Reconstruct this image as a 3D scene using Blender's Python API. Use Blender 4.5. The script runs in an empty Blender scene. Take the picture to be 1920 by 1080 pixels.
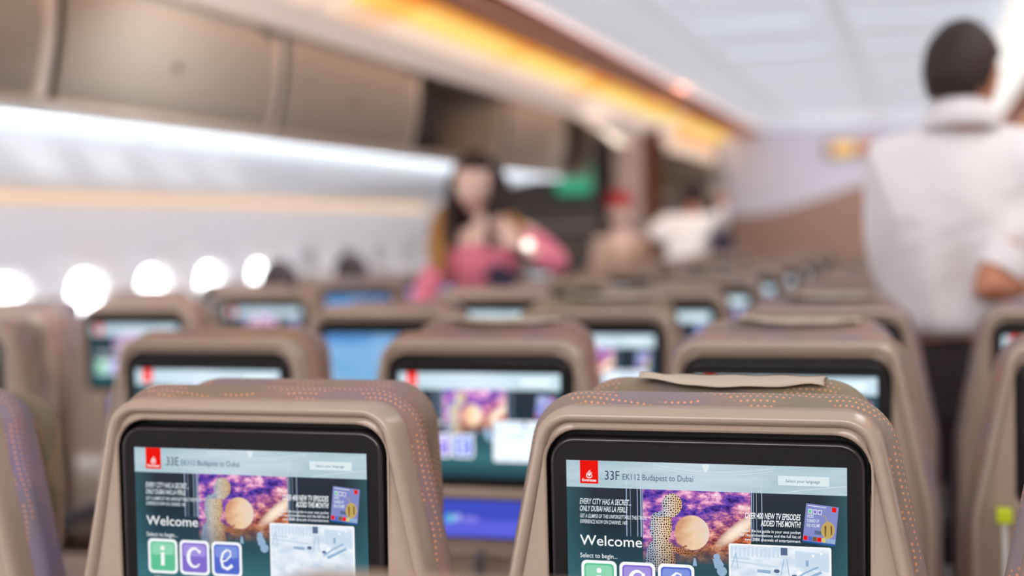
import bpy, bmesh, math, random
from mathutils import Vector, Matrix, noise as mnoise
random.seed(7)
scene = bpy.context.scene
col = scene.collection
PI = math.pi

# ------------------------------------------------------------------ camera
ZA = 1.05                      # height of the top edge of a seat-back display
cam_d = bpy.data.cameras.new('camera')
cam = bpy.data.objects.new('camera', cam_d); col.objects.link(cam)
cam_d.sensor_width = 36.0
cam_d.lens = 2661.894 * 36 / 1920
R_ = Vector((0.95926229, 0.28192713, -0.0182471))
U_ = Vector((0.00586376, 0.04470538, 0.99898301))
F_ = Vector((-0.28245616, 0.95839372, -0.04123103))
M = Matrix((( R_.x, U_.x, -F_.x, 0.218188), (R_.y, U_.y, -F_.y, -1.400886), (R_.z, U_.z, -F_.z, ZA + 0.236469), (0, 0, 0, 1)))
cam.matrix_world = M
cam_d.clip_start = 0.02; cam_d.clip_end = 200
cam_d.dof.use_dof = True
cam_d.dof.focus_distance = 1.405
cam_d.dof.aperture_fstop = 2.0
scene.camera = cam
CX, CZ = 0.218, ZA + 0.2365

# ------------------------------------------------------------------ world and exposure
scene.view_settings.view_transform = 'Standard'
scene.view_settings.look = 'None'
scene.view_settings.gamma = 1
scene.view_settings.exposure = 0.0
scene.view_settings.use_curve_mapping = False
w = bpy.data.worlds.new('overcast_daylight'); scene.world = w; w.use_nodes = True
w.node_tree.nodes['Background'].inputs[0].default_value = (0.93, 0.97, 1.0, 1)
w.node_tree.nodes['Background'].inputs[1].default_value = 8.0
scene.cycles.max_bounces = 7
scene.cycles.diffuse_bounces = 5
scene.cycles.glossy_bounces = 3
scene.cycles.transparent_max_bounces = 8
scene.cycles.sample_clamp_indirect = 6
scene.cycles.use_denoising = True

def srgb(r, g, b):
    f = lambda c: (c / 255 / 12.92) if c / 255 <= 0.04045 else ((c / 255 + 0.055) / 1.055) ** 2.4
    return (f(r), f(g), f(b), 1)

def area(name, loc, direction, sx, sy, energy, color):
    l = bpy.data.lights.new(name, 'AREA'); l.shape = 'RECTANGLE'; l.size = sx; l.size_y = sy
    l.energy = energy; l.color = color
    o = bpy.data.objects.new(name, l); col.objects.link(o); o.location = loc
    o.rotation_euler = Vector(direction).to_track_quat('-Z', 'Y').to_euler()
    return o
CEIL = CZ + 0.875
XC = -0.25                     # centre line of the cabin
area('left_aisle_light', (-1.48, 2.3, CEIL - 0.04), (0, 0.55, -1), 0.35, 0.8, 16, (1.0, 0.985, 0.97))  # added fill lamp for the woman and the man's shirt
area('galley_light', (-1.45, 7.6, CEIL - 0.04), (0, 0.35, -1), 0.35, 0.8, 20, (1.0, 0.97, 0.94))  # added fill lamp for the people by the galley
area('bulkhead_light', (-0.2, 10.4, CEIL - 0.04), (0, 0.5, -1), 1.6, 0.5, 22, (0.97, 0.97, 1.0))  # added fill lamp brightening the far bulkhead
area('cabin_light_rear', (XC, -2.2, CEIL - 0.10), (0, 0.35, -1), 2.6, 1.6, 122, (1.0, 0.985, 0.97))  # added soft lamp behind the camera, lights the seat backs
for yy in (1.2, 4.2, 7.2, 10.2):
    area('aisle_light', (XC + 0.98, yy, CEIL - 0.06), (0, 0, -1), 0.40, 2.4, 9, (1.0, 0.985, 0.97))
def long_area(name, loc, direction, length, width, energy, color):
    """a lamp strip lying along the cabin, shining in the given direction"""
    o = area(name, loc, direction, length, width, energy, color)
    z = -Vector(direction).normalized(); x = Vector((0, 1, 0)); y = z.cross(x)
    o.rotation_euler = Matrix(((x.x, y.x, z.x), (x.y, y.y, z.y), (x.z, y.z, z.z))).to_euler()
    return o
for sgn in (-1, 1):
    # white lamps added in the slot over the fascia to brighten the ceiling
    long_area('ceiling_fill', (XC + sgn * 1.13, 3.9, CEIL - 0.035), (-sgn * 0.97, 0, 0.10), 15.0, 0.03, 16, (0.86, 0.93, 1.0))
    # amber mood lamps inside the cove
    long_area('cove_lamp', (XC + sgn * 1.19, 2.6, CZ + 0.835), (sgn * 1.0, 0, 0.12), 12.4, 0.02, 25, (1.0, 0.46, 0.13))

long_area('sidewall_wash_left', (CX - 2.36, 2.6, CZ + 0.318), (-1, 0, -0.45), 12.0, 0.02, 58, (0.90, 0.95, 1.0))
long_area('sidewall_wash_right', (2 * XC - CX + 2.36, 2.6, CZ + 0.318), (1, 0, -0.45), 12.0, 0.02, 60, (0.90, 0.95, 1.0))

# ------------------------------------------------------------------ materials
MATS = {}
def nt(name):
    m = bpy.data.materials.new(name); m.use_nodes = True
    return m, m.node_tree, m.node_tree.nodes['Principled BSDF']
def mat(name, rgb, rough=0.5, metal=0.0, bump=0.0, bscale=200, spec=0.5, var=0.0):
    if name in MATS: return MATS[name]
    m, t, b = nt(name)
    c = srgb(*rgb)
    b.inputs['Base Color'].default_value = c
    b.inputs['Roughness'].default_value = rough
    b.inputs['Metallic'].default_value = metal
    b.inputs['Specular IOR Level'].default_value = spec
    tc = t.nodes.new('ShaderNodeTexCoord')
    if var > 0:
        n = t.nodes.new('ShaderNodeTexNoise'); n.inputs['Scale'].default_value = 6; n.inputs['Detail'].default_value = 4
        t.links.new(tc.outputs['Object'], n.inputs['Vector'])
        mx = t.nodes.new('ShaderNodeMix'); mx.data_type = 'RGBA'
        mx.inputs[6].default_value = tuple(x * (1 - var) for x in c[:3]) + (1,)
        mx.inputs[7].default_value = tuple(min(1, x * (1 + var)) for x in c[:3]) + (1,)
        t.links.new(n.outputs['Fac'], mx.inputs[0]); t.links.new(mx.outputs[2], b.inputs['Base Color'])
    if bump > 0:
        n = t.nodes.new('ShaderNodeTexNoise'); n.inputs['Scale'].default_value = bscale; n.inputs['Detail'].default_value = 2
        t.links.new(tc.outputs['Object'], n.inputs['Vector'])
        bp = t.nodes.new('ShaderNodeBump'); bp.inputs['Strength'].default_value = bump; bp.inputs['Distance'].default_value = 0.001
        t.links.new(n.outputs['Fac'], bp.inputs['Height']); t.links.new(bp.outputs[0], b.inputs['Normal'])
    MATS[name] = m
    return m
def emit(name, rgb, s=1.0):
    if name in MATS: return MATS[name]
    m = bpy.data.materials.new(name); m.use_nodes = True; t = m.node_tree; t.nodes.clear()
    e = t.nodes.new('ShaderNodeEmission'); o = t.nodes.new('ShaderNodeOutputMaterial')
    e.inputs[0].default_value = srgb(*rgb); e.inputs[1].default_value = s
    t.links.new(e.outputs[0], o.inputs[0]); MATS[name] = m
    return m

def node(t, kind, **kw):
    n = t.nodes.new(kind)
    for k, v in kw.items(): setattr(n, k, v)
    return n
def math_n(t, op, a, b=None, clamp=False):
    n = t.nodes.new('ShaderNodeMath'); n.operation = op; n.use_clamp = clamp
    for i, v in enumerate((a, b)):
        if v is None: continue
        if isinstance(v, (int, float)): n.inputs[i].default_value = v
        else: t.links.new(v, n.inputs[i])
    return n.outputs[0]
def ramp(t, fac, stops, interp='LINEAR'):
    r = t.nodes.new('ShaderNodeValToRGB'); r.color_ramp.interpolation = interp
    e = r.color_ramp.elements
    e[0].position, e[0].color = stops[0]
    e[1].position, e[1].color = stops[-1]
    for p, c in stops[1:-1]:
        x = e.new(p); x.color = c
    t.links.new(fac, r.inputs[0]); return r.outputs[0]
def mixc(t, fac, a, b):
    n = t.nodes.new('ShaderNodeMix'); n.data_type = 'RGBA'
    for i, v in ((0, fac), (6, a), (7, b)):
        if isinstance(v, (int, float)): n.inputs[i].default_value = v
        elif isinstance(v, tuple): n.inputs[i].default_value = v
        else: t.links.new(v, n.inputs[i])
    return n.outputs[2]

def fabric(name, plain=False):
    """woven seat cloth, large drifting colour areas with rows of small orange dots"""
    m, t, b = nt(name)
    uv = node(t, 'ShaderNodeTexCoord').outputs['UV']
    oi = node(t, 'ShaderNodeObjectInfo')
    sep = node(t, 'ShaderNodeSeparateXYZ'); t.links.new(uv, sep.inputs[0])
    u, v = sep.outputs[0], sep.outputs[1]
    n = node(t, 'ShaderNodeTexNoise'); n.noise_dimensions = '4D'; n.inputs['Scale'].default_value = 5.5; n.inputs['Detail'].default_value = 1
    t.links.new(uv, n.inputs['Vector']); t.links.new(math_n(t, 'MULTIPLY', oi.outputs['Random'], 40), n.inputs['W'])
    tone = ramp(t, n.outputs['Fac'], [(0.34, srgb(112, 104, 76)), (0.44, srgb(132, 116, 100)), (0.51, srgb(138, 108, 102)), (0.57, srgb(120, 104, 130)), (0.68, srgb(112, 108, 84))])
    base = mixc(t, 0.5, tone, oi.outputs['Color'])
    # rows of dots
    P = 0.0066
    vv = math_n(t, 'DIVIDE', v, P * 1.05); row = math_n(t, 'FLOOR', vv)
    n3 = node(t, 'ShaderNodeTexNoise'); n3.inputs['Scale'].default_value = 9; n3.inputs['Detail'].default_value = 0
    t.links.new(uv, n3.inputs['Vector'])
    wob = math_n(t, 'MULTIPLY', n3.outputs['Fac'], 5.0)
    vv = math_n(t, 'ADD', vv, wob); row = math_n(t, 'FLOOR', vv)
    off = math_n(t, 'FRACT', math_n(t, 'MULTIPLY', row, 0.37))
    uu = math_n(t, 'ADD', math_n(t, 'DIVIDE', u, P), off)
    du = math_n(t, 'SUBTRACT', math_n(t, 'FRACT', uu), 0.5); dv = math_n(t, 'SUBTRACT', math_n(t, 'FRACT', vv), 0.5)
    d = math_n(t, 'SQRT', math_n(t, 'ADD', math_n(t, 'POWER', math_n(t, 'ABSOLUTE', du), 2), math_n(t, 'POWER', math_n(t, 'ABSOLUTE', dv), 2)))
    dot = math_n(t, 'LESS_THAN', d, 0.215)
    n4 = node(t, 'ShaderNodeTexNoise'); n4.inputs['Scale'].default_value = 11; n4.inputs['Detail'].default_value = 1
    mp = node(t, 'ShaderNodeMapping'); mp.inputs['Scale'].default_value = (1.0, 2.4, 1); mp.inputs['Location'].default_value = (3.1, 7.7, 0)
    t.links.new(uv, mp.inputs[0]); t.links.new(mp.outputs[0], n4.inputs['Vector'])
    mask = math_n(t, 'GREATER_THAN', n4.outputs['Fac'], 0.49 if not plain else 0.55)
    fac = math_n(t, 'MULTIPLY', math_n(t, 'MULTIPLY', dot, mask), 0.9)
    c = mixc(t, fac, base, srgb(226, 148, 104))
    wv = node(t, 'ShaderNodeTexNoise'); wv.inputs['Scale'].default_value = 2400; wv.inputs['Detail'].default_value = 0
    t.links.new(uv, wv.inputs['Vector'])
    c2 = mixc(t, 0.11, c, ramp(t, wv.outputs['Fac'], [(0.35, (0.12, 0.10, 0.10, 1)), (0.65, (0.9, 0.85, 0.8, 1))]))
    t.links.new(c2, b.inputs['Base Color'])
    b.inputs['Roughness'].default_value = 0.85; b.inputs['Specular IOR Level'].default_value = 0.2
    b.inputs['Sheen Weight'].default_value = 0.10; b.inputs['Sheen Roughness'].default_value = 0.4
    bp = node(t, 'ShaderNodeBump'); bp.inputs['Strength'].default_value = 0.6; bp.inputs['Distance'].default_value = 0.0008
    t.links.new(wv.outputs['Fac'], bp.inputs['Height']); t.links.new(bp.outputs[0], b.inputs['Normal'])
    MATS[name] = m
    return m
FAB = fabric('dotted_seat_cloth')
FAB2 = fabric('sparse_dotted_cloth', True)
SHELL = mat('taupe_seat_plastic', (166, 146, 131), 0.24, bump=0.06, bscale=900)
BLK = mat('black_cavity_plastic', (12, 11, 12), 0.5)
BEZ = mat('black_bezel_plastic', (12, 7, 10), 0.5, bump=0.2, bscale=1500, spec=0.25)
BEZE = mat('bezel_edge_gloss', (36, 31, 33), 0.18)
PAPER = mat('cream_paper_cloth', (182, 168, 152), 0.9, bump=0.4, bscale=500)
GREY = mat('grey_metal', (120, 120, 125), 0.4, metal=0.6)
DGREY = mat('dark_grey_plastic', (70, 68, 72), 0.5)

# ------------------------------------------------------------------ mesh helpers
def link_mesh(name, verts, faces, mats, parent=None, uvs=None, smooth=True, fmat=None, sharp=None):
    me = bpy.data.meshes.new(name)
    me.from_pydata([tuple(v) for v in verts], [], faces)
    for m in (mats if isinstance(mats, (list, tuple)) else [mats]): me.materials.append(m)
    if uvs is not None:
        l = me.uv_layers.new(name='UVMap')
        for lp in me.loops: l.data[lp.index].uv = uvs[lp.vertex_index]
    if fmat:
        for p, k in zip(me.polygons, fmat): p.material_index = k
    for p in me.polygons: p.use_smooth = smooth
    if smooth and sharp: me.set_sharp_from_angle(angle=math.radians(sharp))
    o = bpy.data.objects.new(name, me); col.objects.link(o)
    if parent: o.parent = parent
    return o
def thing(name, label, cat, loc=(0, 0, 0), rz=0, group=None):
    o = bpy.data.objects.new(name, None); col.objects.link(o); o.location = loc; o.rotation_euler = (0, 0, rz)
    o.empty_display_size = 0.1
    o['label'] = label; o['category'] = cat
    if group: o['group'] = group
    return o
def tag(o, label, cat, group=None, kind=None):
    o['label'] = label; o['category'] = cat
    if group: o['group'] = group
    if kind: o['kind'] = kind
    return o
def struct(o, label):
    o['kind'] = 'structure'; o['label'] = label; o['category'] = o.name.split('_')[0].split('.')[0]; return o

def round_poly(corners, inset=0.0, n=7):
    """closed outline of a convex polygon in (x, z) with rounded corners, moved inwards by inset"""
    k = len(corners); out = []
    P = [Vector((c[0], c[1])) for c in corners]
    area2 = sum(P[i].x * P[(i + 1) % k].y - P[(i + 1) % k].x * P[i].y for i in range(k))
    sg = 1 if area2 > 0 else -1
    Q = []
    for i in range(k):
        e1 = (P[i] - P[i - 1]).normalized(); e2 = (P[(i + 1) % k] - P[i]).normalized()
        n1 = Vector((-e1.y, e1.x)) * sg; n2 = Vector((-e2.y, e2.x)) * sg
        b = n1 + n2
        Q.append(P[i] + b * (inset / max(0.2, (1 + n1.dot(n2)))))
    for i in range(k):
        r = max(corners[i][2] - inset, 0.0015)
        a = (Q[i - 1] - Q[i]).normalized(); b = (Q[(i + 1) % k] - Q[i]).normalized()
        ang = math.acos(max(-1, min(1, a.dot(b)))); half = ang / 2
        d = r / math.tan(half)
        d = min(d, (Q[i - 1] - Q[i]).length * 0.49, (Q[(i + 1) % k] - Q[i]).length * 0.49); r = d * math.tan(half)
        p1 = Q[i] + a * d; p2 = Q[i] + b * d
        c = Q[i] + (a + b).normalized() * (r / math.sin(half))
        v1 = p1 - c; v2 = p2 - c
        a1 = math.atan2(v1.y, v1.x); a2 = math.atan2(v2.y, v2.x)
        da = (a2 - a1 + PI) % (2 * PI) - PI
        for j in range(n):
            t = a1 + da * j / (n - 1)
            out.append((c.x + r * math.cos(t), c.y + r * math.sin(t)))
    return out
def loft(name, rings, mats, parent=None, cap0=True, cap1=True, sharp=35, fmat=None, ymap=None):
    """rings: list of equal length closed loops of 3-D points"""
    n = len(rings[0]); verts = []; uvs = []; faces = []; fm = []
    acc_v = 0
    per = lambda q: sum((Vector(q[i]) - Vector(q[i - 1])).length for i in range(n))
    big = max(rings, key=per); accs = [0.0]      # one running length along the outline shared by all rings
    for i in range(1, n + 1): accs.append(accs[-1] + (Vector(big[i % n]) - Vector(big[i - 1])).length)
    for ri, r in enumerate(rings):
        if ri: acc_v += (Vector(r[0]) - Vector(rings[ri - 1][0])).length
        for i in range(n + 1):
            verts.append(Vector(r[i % n])); uvs.append((accs[i], acc_v))
    for ri in range(len(rings) - 1):
        for i in range(n):
            a = ri * (n + 1) + i
            faces.append((a, a + 1, a + n + 2, a + n + 1)); fm.append(fmat[ri] if fmat else 0)
    if cap0: faces.append(tuple(reversed(range(n)))); fm.append(fmat[0] if fmat else 0)
    if cap1: faces.append(tuple((len(rings) - 1) * (n + 1) + i for i in range(n))); fm.append(fmat[-1] if fmat else 0)
    me = bpy.data.meshes.new(name); bm = bmesh.new()
    vs = [bm.verts.new(v) for v in verts]
    uvl = bm.loops.layers.uv.new('UVMap')
    for f, k in zip(faces, fm):
        try: bf = bm.faces.new([vs[i] for i in f])
        except ValueError: continue
        bf.material_index = k; bf.smooth = True
        for lp, i in zip(bf.loops, f): lp[uvl].uv = uvs[i]
    bmesh.ops.remove_doubles(bm, verts=bm.verts, dist=1e-6)
    bmesh.ops.recalc_face_normals(bm, faces=bm.faces)
    bm.to_mesh(me); bm.free()
    for m in (mats if isinstance(mats, (list, tuple)) else [mats]): me.materials.append(m)
    if sharp: me.set_sharp_from_angle(angle=math.radians(sharp))
    o = bpy.data.objects.new(name, me); col.objects.link(o)
    if parent: o.parent = parent
    return o
def pillow(name, corners, y0, y1, edge, mats, parent, n=9, k=7, taper=0.0):
    """soft slab: outline in xz, thickness y0..y1, rounded over by edge"""
    rings = []
    h = (y1 - y0) / 2
    for j in range(k):
        t = PI / 2 * j / (k - 1)
        rings.append((edge * (1 - math.sin(t)), y0 + min(h, edge) * (1 - math.cos(t))))
    back = [(i, y1 - (y - y0)) for i, y in reversed(rings)]
    loops = [[(x, y, z) for x, z in round_poly(corners, i + taper * max(0.0, (y - y0 - 0.028) / (y1 - y0 - 0.028)), n)] for i, y in rings + back]
    return loft(name, loops, mats, parent, sharp=60)
def box(name, lo, hi, m, parent=None, bevel=0.0, seg=2):
    bm = bmesh.new(); bmesh.ops.create_cube(bm, size=1)
    for v in bm.verts:
        v.co = Vector(((lo[0] + hi[0]) / 2 + v.co.x * (hi[0] - lo[0]), (lo[1] + hi[1]) / 2 + v.co.y * (hi[1] - lo[1]), (lo[2] + hi[2]) / 2 + v.co.z * (hi[2] - lo[2])))
    if bevel: bmesh.ops.bevel(bm, geom=bm.edges[:], offset=bevel, segments=seg, affect='EDGES', profile=0.7)
    me = bpy.data.meshes.new(name); bm.to_mesh(me); bm.free(); me.materials.append(m)
    for p in me.polygons: p.use_smooth = bool(bevel)
    if bevel: me.set_sharp_from_angle(angle=math.radians(50))
    o = bpy.data.objects.new(name, me); col.objects.link(o)
    if parent: o.parent = parent
    return o
def tube(name, pts, radii, m, parent=None, n=10, closed=False):
    pts = [Vector(p) for p in pts]; rings = []
    if not isinstance(radii, (list, tuple)): radii = [radii] * len(pts)
    for i, p in enumerate(pts):
        d = (pts[min(i + 1, len(pts) - 1)] - pts[max(i - 1, 0)]).normalized()
        a = d.cross(Vector((0.13, 0.31, 0.94))).normalized(); b = d.cross(a)
        rings.append([p + a * radii[i] * math.cos(2 * PI * j / n) + b * radii[i] * math.sin(2 * PI * j / n) for j in range(n)])
    return loft(name, rings, m, parent, sharp=50)
def extrude_profile(name, prof, y0, y1, m, parent=None, close=False, sharp=40, ny=1, fmat=None):
    """prof: list of (x, z) swept along y"""
    k = len(prof); verts = []; faces = []; fm = []
    for j in range(ny + 1):
        y = y0 + (y1 - y0) * j / ny
        verts += [(x, y, z) for x, z in prof]
    for j in range(ny):
        for i in range(k if close else k - 1):
            a, b = j * k + i, j * k + (i + 1) % k
            faces.append((a, b, b + k, a + k)); fm.append(fmat[i] if fmat else 0)
    if close: faces += [tuple(range(k)), tuple(reversed(range(ny * k, ny * k + k)))]; fm += [0, 0]
    return link_mesh(name, verts, faces, m, parent, smooth=True, sharp=sharp, fmat=fm)

# ------------------------------------------------------------------ display graphics (flat elements lying on the glass of a screen)
def uvp(u, v, layer): return (u / 1000 - 0.14, -0.0006 - 0.00018 * layer, -v / 1000)
SCR = 1.0
def ui_mesh(name, polys, m):
    """polys: list of (list of (u, v) in mm, layer)"""
    me = bpy.data.meshes.new(name); V = []; Fc = []
    for pts, layer in polys:
        s = len(V); V += [uvp(u, v, layer) for u, v in pts]; Fc.append(tuple(range(s, s + len(pts))))
    me.from_pydata(V, [], Fc)
    l = me.uv_layers.new(name='UVMap')
    for lp in me.loops:
        p = me.vertices[lp.vertex_index].co; l.data[lp.index].uv = ((p.x + 0.14) / 0.28, -p.z / 0.175)
    me.materials.append(m)
    return me
def rect(u0, v0, u1, v1): return [(u0, v0), (u0, v1), (u1, v1), (u1, v0)]
def rrect(u0, v0, u1, v1, r, n=6):
    out = []
    for cx, cy, a0 in ((u0 + r, v0 + r, PI), (u1 - r, v0 + r, 1.5 * PI), (u1 - r, v1 - r, 0), (u0 + r, v1 - r, 0.5 * PI)):
        for j in range(n): a = a0 + PI / 2 * j / (n - 1); out.append((cx + r * math.cos(a), cy + r * math.sin(a)))
    return out[::-1]
def disc(u, v, r, n=40, ry=None): return [(u + r * math.cos(-2 * PI * j / n), v + (ry or r) * math.sin(-2 * PI * j / n)) for j in range(n)]
def spline(pts, n=8):
    out = []
    k = len(pts)
    for i in range(k):
        p0, p1, p2, p3 = pts[i - 1], pts[i], pts[(i + 1) % k], pts[(i + 2) % k]
        for j in range(n):
            t = j / n
            out.append(tuple(0.5 * (2 * p1[a] + (p2[a] - p0[a]) * t + (2 * p0[a] - 5 * p1[a] + 4 * p2[a] - p3[a]) * t * t + (3 * p1[a] - p0[a] - 3 * p2[a] + p3[a]) * t ** 3) for a in (0, 1)))
    return out
def stroke(pts, w0, w1=None):
    """thin ribbon polygon following pts"""
    w1 = w1 if w1 is not None else w0; L = []; Rr = []
    for i, p in enumerate(pts):
        a = pts[max(i - 1, 0)]; b = pts[min(i + 1, len(pts) - 1)]
        dx, dy = b[0] - a[0], b[1] - a[1]; l = math.hypot(dx, dy) or 1
        wd = (w0 + (w1 - w0) * i / (len(pts) - 1)) / 2
        L.append((p[0] - dy / l * wd, p[1] + dx / l * wd)); Rr.append((p[0] + dy / l * wd, p[1] - dx / l * wd))
    return [[L[i], L[i + 1], Rr[i + 1], Rr[i]] for i in range(len(pts) - 1)]
def text_mesh(name, s, u0, u1, vbase, cap, m, layer, shear=0.0, bold=0.0):
    """text set between u0 and u1 with its baseline at vbase and capital height cap (mm)"""
    cu = bpy.data.curves.new(name, 'FONT'); cu.body = s; cu.shear = shear; cu.offset = bold; cu.resolution_u = 3
    o = bpy.data.objects.new(name, cu); col.objects.link(o)
    dg = bpy.context.evaluated_depsgraph_get(); dg.update()
    me = bpy.data.meshes.new_from_object(o.evaluated_get(dg)); me.name = name
    bpy.data.objects.remove(o); bpy.data.curves.remove(cu)
    xs = [v.co.x for v in me.vertices]; x0, x1 = min(xs), max(xs)
    CAPH = 0.729
    for v in me.vertices:
        u = u0 + (v.co.x - x0) / (x1 - x0) * (u1 - u0); vv = vbase - v.co.y / CAPH * cap
        v.co = uvp(u, vv, layer)
    me.materials.clear(); me.materials.append(m)
    l = me.uv_layers.new(name='UVMap') if not me.uv_layers else me.uv_layers[0]
    return me

def scr_mat(name, build):
    m = bpy.data.materials.new(name); m.use_nodes = True; t = m.node_tree; t.nodes.clear()
    e = t.nodes.new('ShaderNodeEmission'); o = t.nodes.new('ShaderNodeOutputMaterial')
    uv = t.nodes.new('ShaderNodeTexCoord').outputs['UV']
    sep = t.nodes.new('ShaderNodeSeparateXYZ'); t.links.new(uv, sep.inputs[0])
    c = build(t, uv, sep.outputs[0], sep.outputs[1])
    t.links.new(c, e.inputs[0]); e.inputs[1].default_value = SCR
    t.links.new(e.outputs[0], o.inputs[0]); MATS[name] = m
    return m
def base_pic(t, uv, u, v):
    a = ramp(t, v, [(0.15, srgb(50, 54, 64)), (0.38, srgb(40, 52, 62)), (0.6, srgb(46, 76, 88)), (0.80, srgb(60, 112, 122)), (1.0, srgb(34, 56, 66))])
    ed = math_n(t, 'ABSOLUTE', math_n(t, 'SUBTRACT', u, 0.5))
    b = mixc(t, math_n(t, 'MULTIPLY', math_n(t, 'SUBTRACT', ed, 0.40), 4.0, True), a, srgb(66, 122, 130))
    return b
M_BASE = scr_mat('welcome_page_backdrop', base_pic)
def hdr_pic(t, uv, u, v):
    n = node(t, 'ShaderNodeTexNoise'); n.inputs['Scale'].default_value = 7; n.inputs['Detail'].default_value = 5
    mp = node(t, 'ShaderNodeMapping'); mp.inputs['Scale'].default_value = (0.5, 2.5, 1); t.links.new(uv, mp.inputs[0]); t.links.new(mp.outputs[0], n.inputs['Vector'])
    a = ramp(t, n.outputs['Fac'], [(0.35, srgb(168, 194, 204)), (0.7, srgb(196, 216, 226))])
    d = math_n(t, 'ABSOLUTE', math_n(t, 'SUBTRACT', u, 0.47))
    return mixc(t, math_n(t, 'MULTIPLY', math_n(t, 'SUBTRACT', 0.34, d), 1.3, True), a, srgb(216, 228, 240))
M_HDR = scr_mat('header_bar_backdrop', hdr_pic)
def neb_pic(t, uv, u, v):
    n = node(t, 'ShaderNodeTexNoise'); n.inputs['Scale'].default_value = 13; n.inputs['Detail'].default_value = 9; n.inputs['Roughness'].default_value = 0.68
    t.links.new(uv, n.inputs['Vector'])
    n2 = node(t, 'ShaderNodeTexNoise'); n2.inputs['Scale'].default_value = 26; n2.inputs['Detail'].default_value = 6; n2.inputs['Roughness'].default_value = 0.75
    t.links.new(uv, n2.inputs['Vector'])
    viol = ramp(t, n.outputs['Fac'], [(0.36, srgb(40, 28, 84)), (0.44, srgb(92, 66, 176)), (0.51, srgb(168, 96, 170)), (0.58, srgb(240, 170, 206)), (0.68, srgb(255, 236, 246))])
    org = ramp(t, n2.outputs['Fac'], [(0.35, srgb(70, 30, 34)), (0.47, srgb(166, 80, 58)), (0.57, srgb(228, 142, 92)), (0.72, srgb(255, 226, 190))])
    k = math_n(t, 'ADD', math_n(t, 'MULTIPLY', u, 1.1), math_n(t, 'MULTIPLY', v, 1.5))
    c = mixc(t, math_n(t, 'MULTIPLY', math_n(t, 'SUBTRACT', k, 0.98), 3.2, True), viol, org)
    sp = math_n(t, 'GREATER_THAN', n2.outputs['Fac'], 0.66)
    c = mixc(t, math_n(t, 'MULTIPLY', sp, 0.6), c, srgb(240, 220, 250))
    # the bright tilted galaxy
    gx = math_n(t, 'SUBTRACT', u, 0.625); gy = math_n(t, 'SUBTRACT', math_n(t, 'MULTIPLY', v, 0.625), 0.232)
    a = math_n(t, 'ADD', math_n(t, 'MULTIPLY', gx, 0.78), math_n(t, 'MULTIPLY', gy, -0.62))
    b_ = math_n(t, 'ADD', math_n(t, 'MULTIPLY', gx, 0.62), math_n(t, 'MULTIPLY', gy, 0.78))
    q = math_n(t, 'ADD', math_n(t, 'POWER', math_n(t, 'ABSOLUTE', math_n(t, 'DIVIDE', a, 0.085)), 2), math_n(t, 'POWER', math_n(t, 'ABSOLUTE', math_n(t, 'DIVIDE', b_, 0.020)), 2))
    g = math_n(t, 'SUBTRACT', 1.0, math_n(t, 'MULTIPLY', q, 0.55), True)
    c = mixc(t, g, c, srgb(255, 236, 214))
    fade = math_n(t, 'MULTIPLY', math_n(t, 'SUBTRACT', v, 0.44), 7.0, True)
    return mixc(t, fade, c, srgb(50, 82, 94))
M_NEB = scr_mat('starry_nebula_picture', neb_pic)
def man_pic(t, uv, u, v):
    vo = node(t, 'ShaderNodeTexVoronoi'); vo.voronoi_dimensions = '2D'; vo.feature = 'DISTANCE_TO_EDGE'; vo.inputs['Scale'].default_value = 118; vo.inputs['Randomness'].default_value = 0.7
    mp = node(t, 'ShaderNodeMapping'); mp.inputs['Scale'].default_value = (1.0, 0.625, 1); t.links.new(uv, mp.inputs[0]); t.links.new(mp.outputs[0], vo.inputs['Vector'])
    l = math_n(t, 'LESS_THAN', vo.outputs['Distance'], 0.20)
    hd = math_n(t, 'LESS_THAN', v, 0.312)
    k = math_n(t, 'SUBTRACT', math_n(t, 'MULTIPLY', math_n(t, 'SUBTRACT', u, 0.312), 11.0), math_n(t, 'MULTIPLY', hd, 0.42))
    tone = ramp(t, k, [(0.0, srgb(176, 196, 222)), (0.25, srgb(232, 226, 216)), (0.70, srgb(236, 204, 156)), (1.0, srgb(206, 130, 84))])
    low = math_n(t, 'MULTIPLY', math_n(t, 'SUBTRACT', v, 0.44), 5.0, True)
    tone = mixc(t, math_n(t, 'MULTIPLY', low, 0.62), tone, srgb(52, 74, 104))
    dark = mixc(t, low, srgb(84, 52, 40), srgb(24, 28, 42))
    return mixc(t, l, dark, tone)
M_MAN = scr_mat('lattice_figure_picture', man_pic)
def moon_pic(t, uv, u, v):
    n = node(t, 'ShaderNodeTexNoise'); n.inputs['Scale'].default_value = 20; n.inputs['Detail'].default_value = 5
    t.links.new(uv, n.inputs['Vector'])
    k = math_n(t, 'ADD', math_n(t, 'MULTIPLY', math_n(t, 'SUBTRACT', u, 0.40), 7), math_n(t, 'MULTIPLY', math_n(t, 'SUBTRACT', n.outputs['Fac'], 0.5), 0.9))
    return ramp(t, k, [(0.0, srgb(210, 152, 116)), (0.45, srgb(240, 206, 168)), (1.0, srgb(230, 216, 212))])
M_MOON = scr_mat('pale_globe_picture', moon_pic)
def air_pic(t, uv, u, v):
    br = node(t, 'ShaderNodeTexNoise'); br.inputs['Scale'].default_value = 16; br.inputs['Detail'].default_value = 4
    t.links.new(uv, br.inputs['Vector'])
    return ramp(t, br.outputs['Fac'], [(0.35, srgb(206, 222, 238)), (0.6, srgb(236, 242, 250))])
M_AIR = scr_mat('bright_apron_picture', air_pic)
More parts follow.
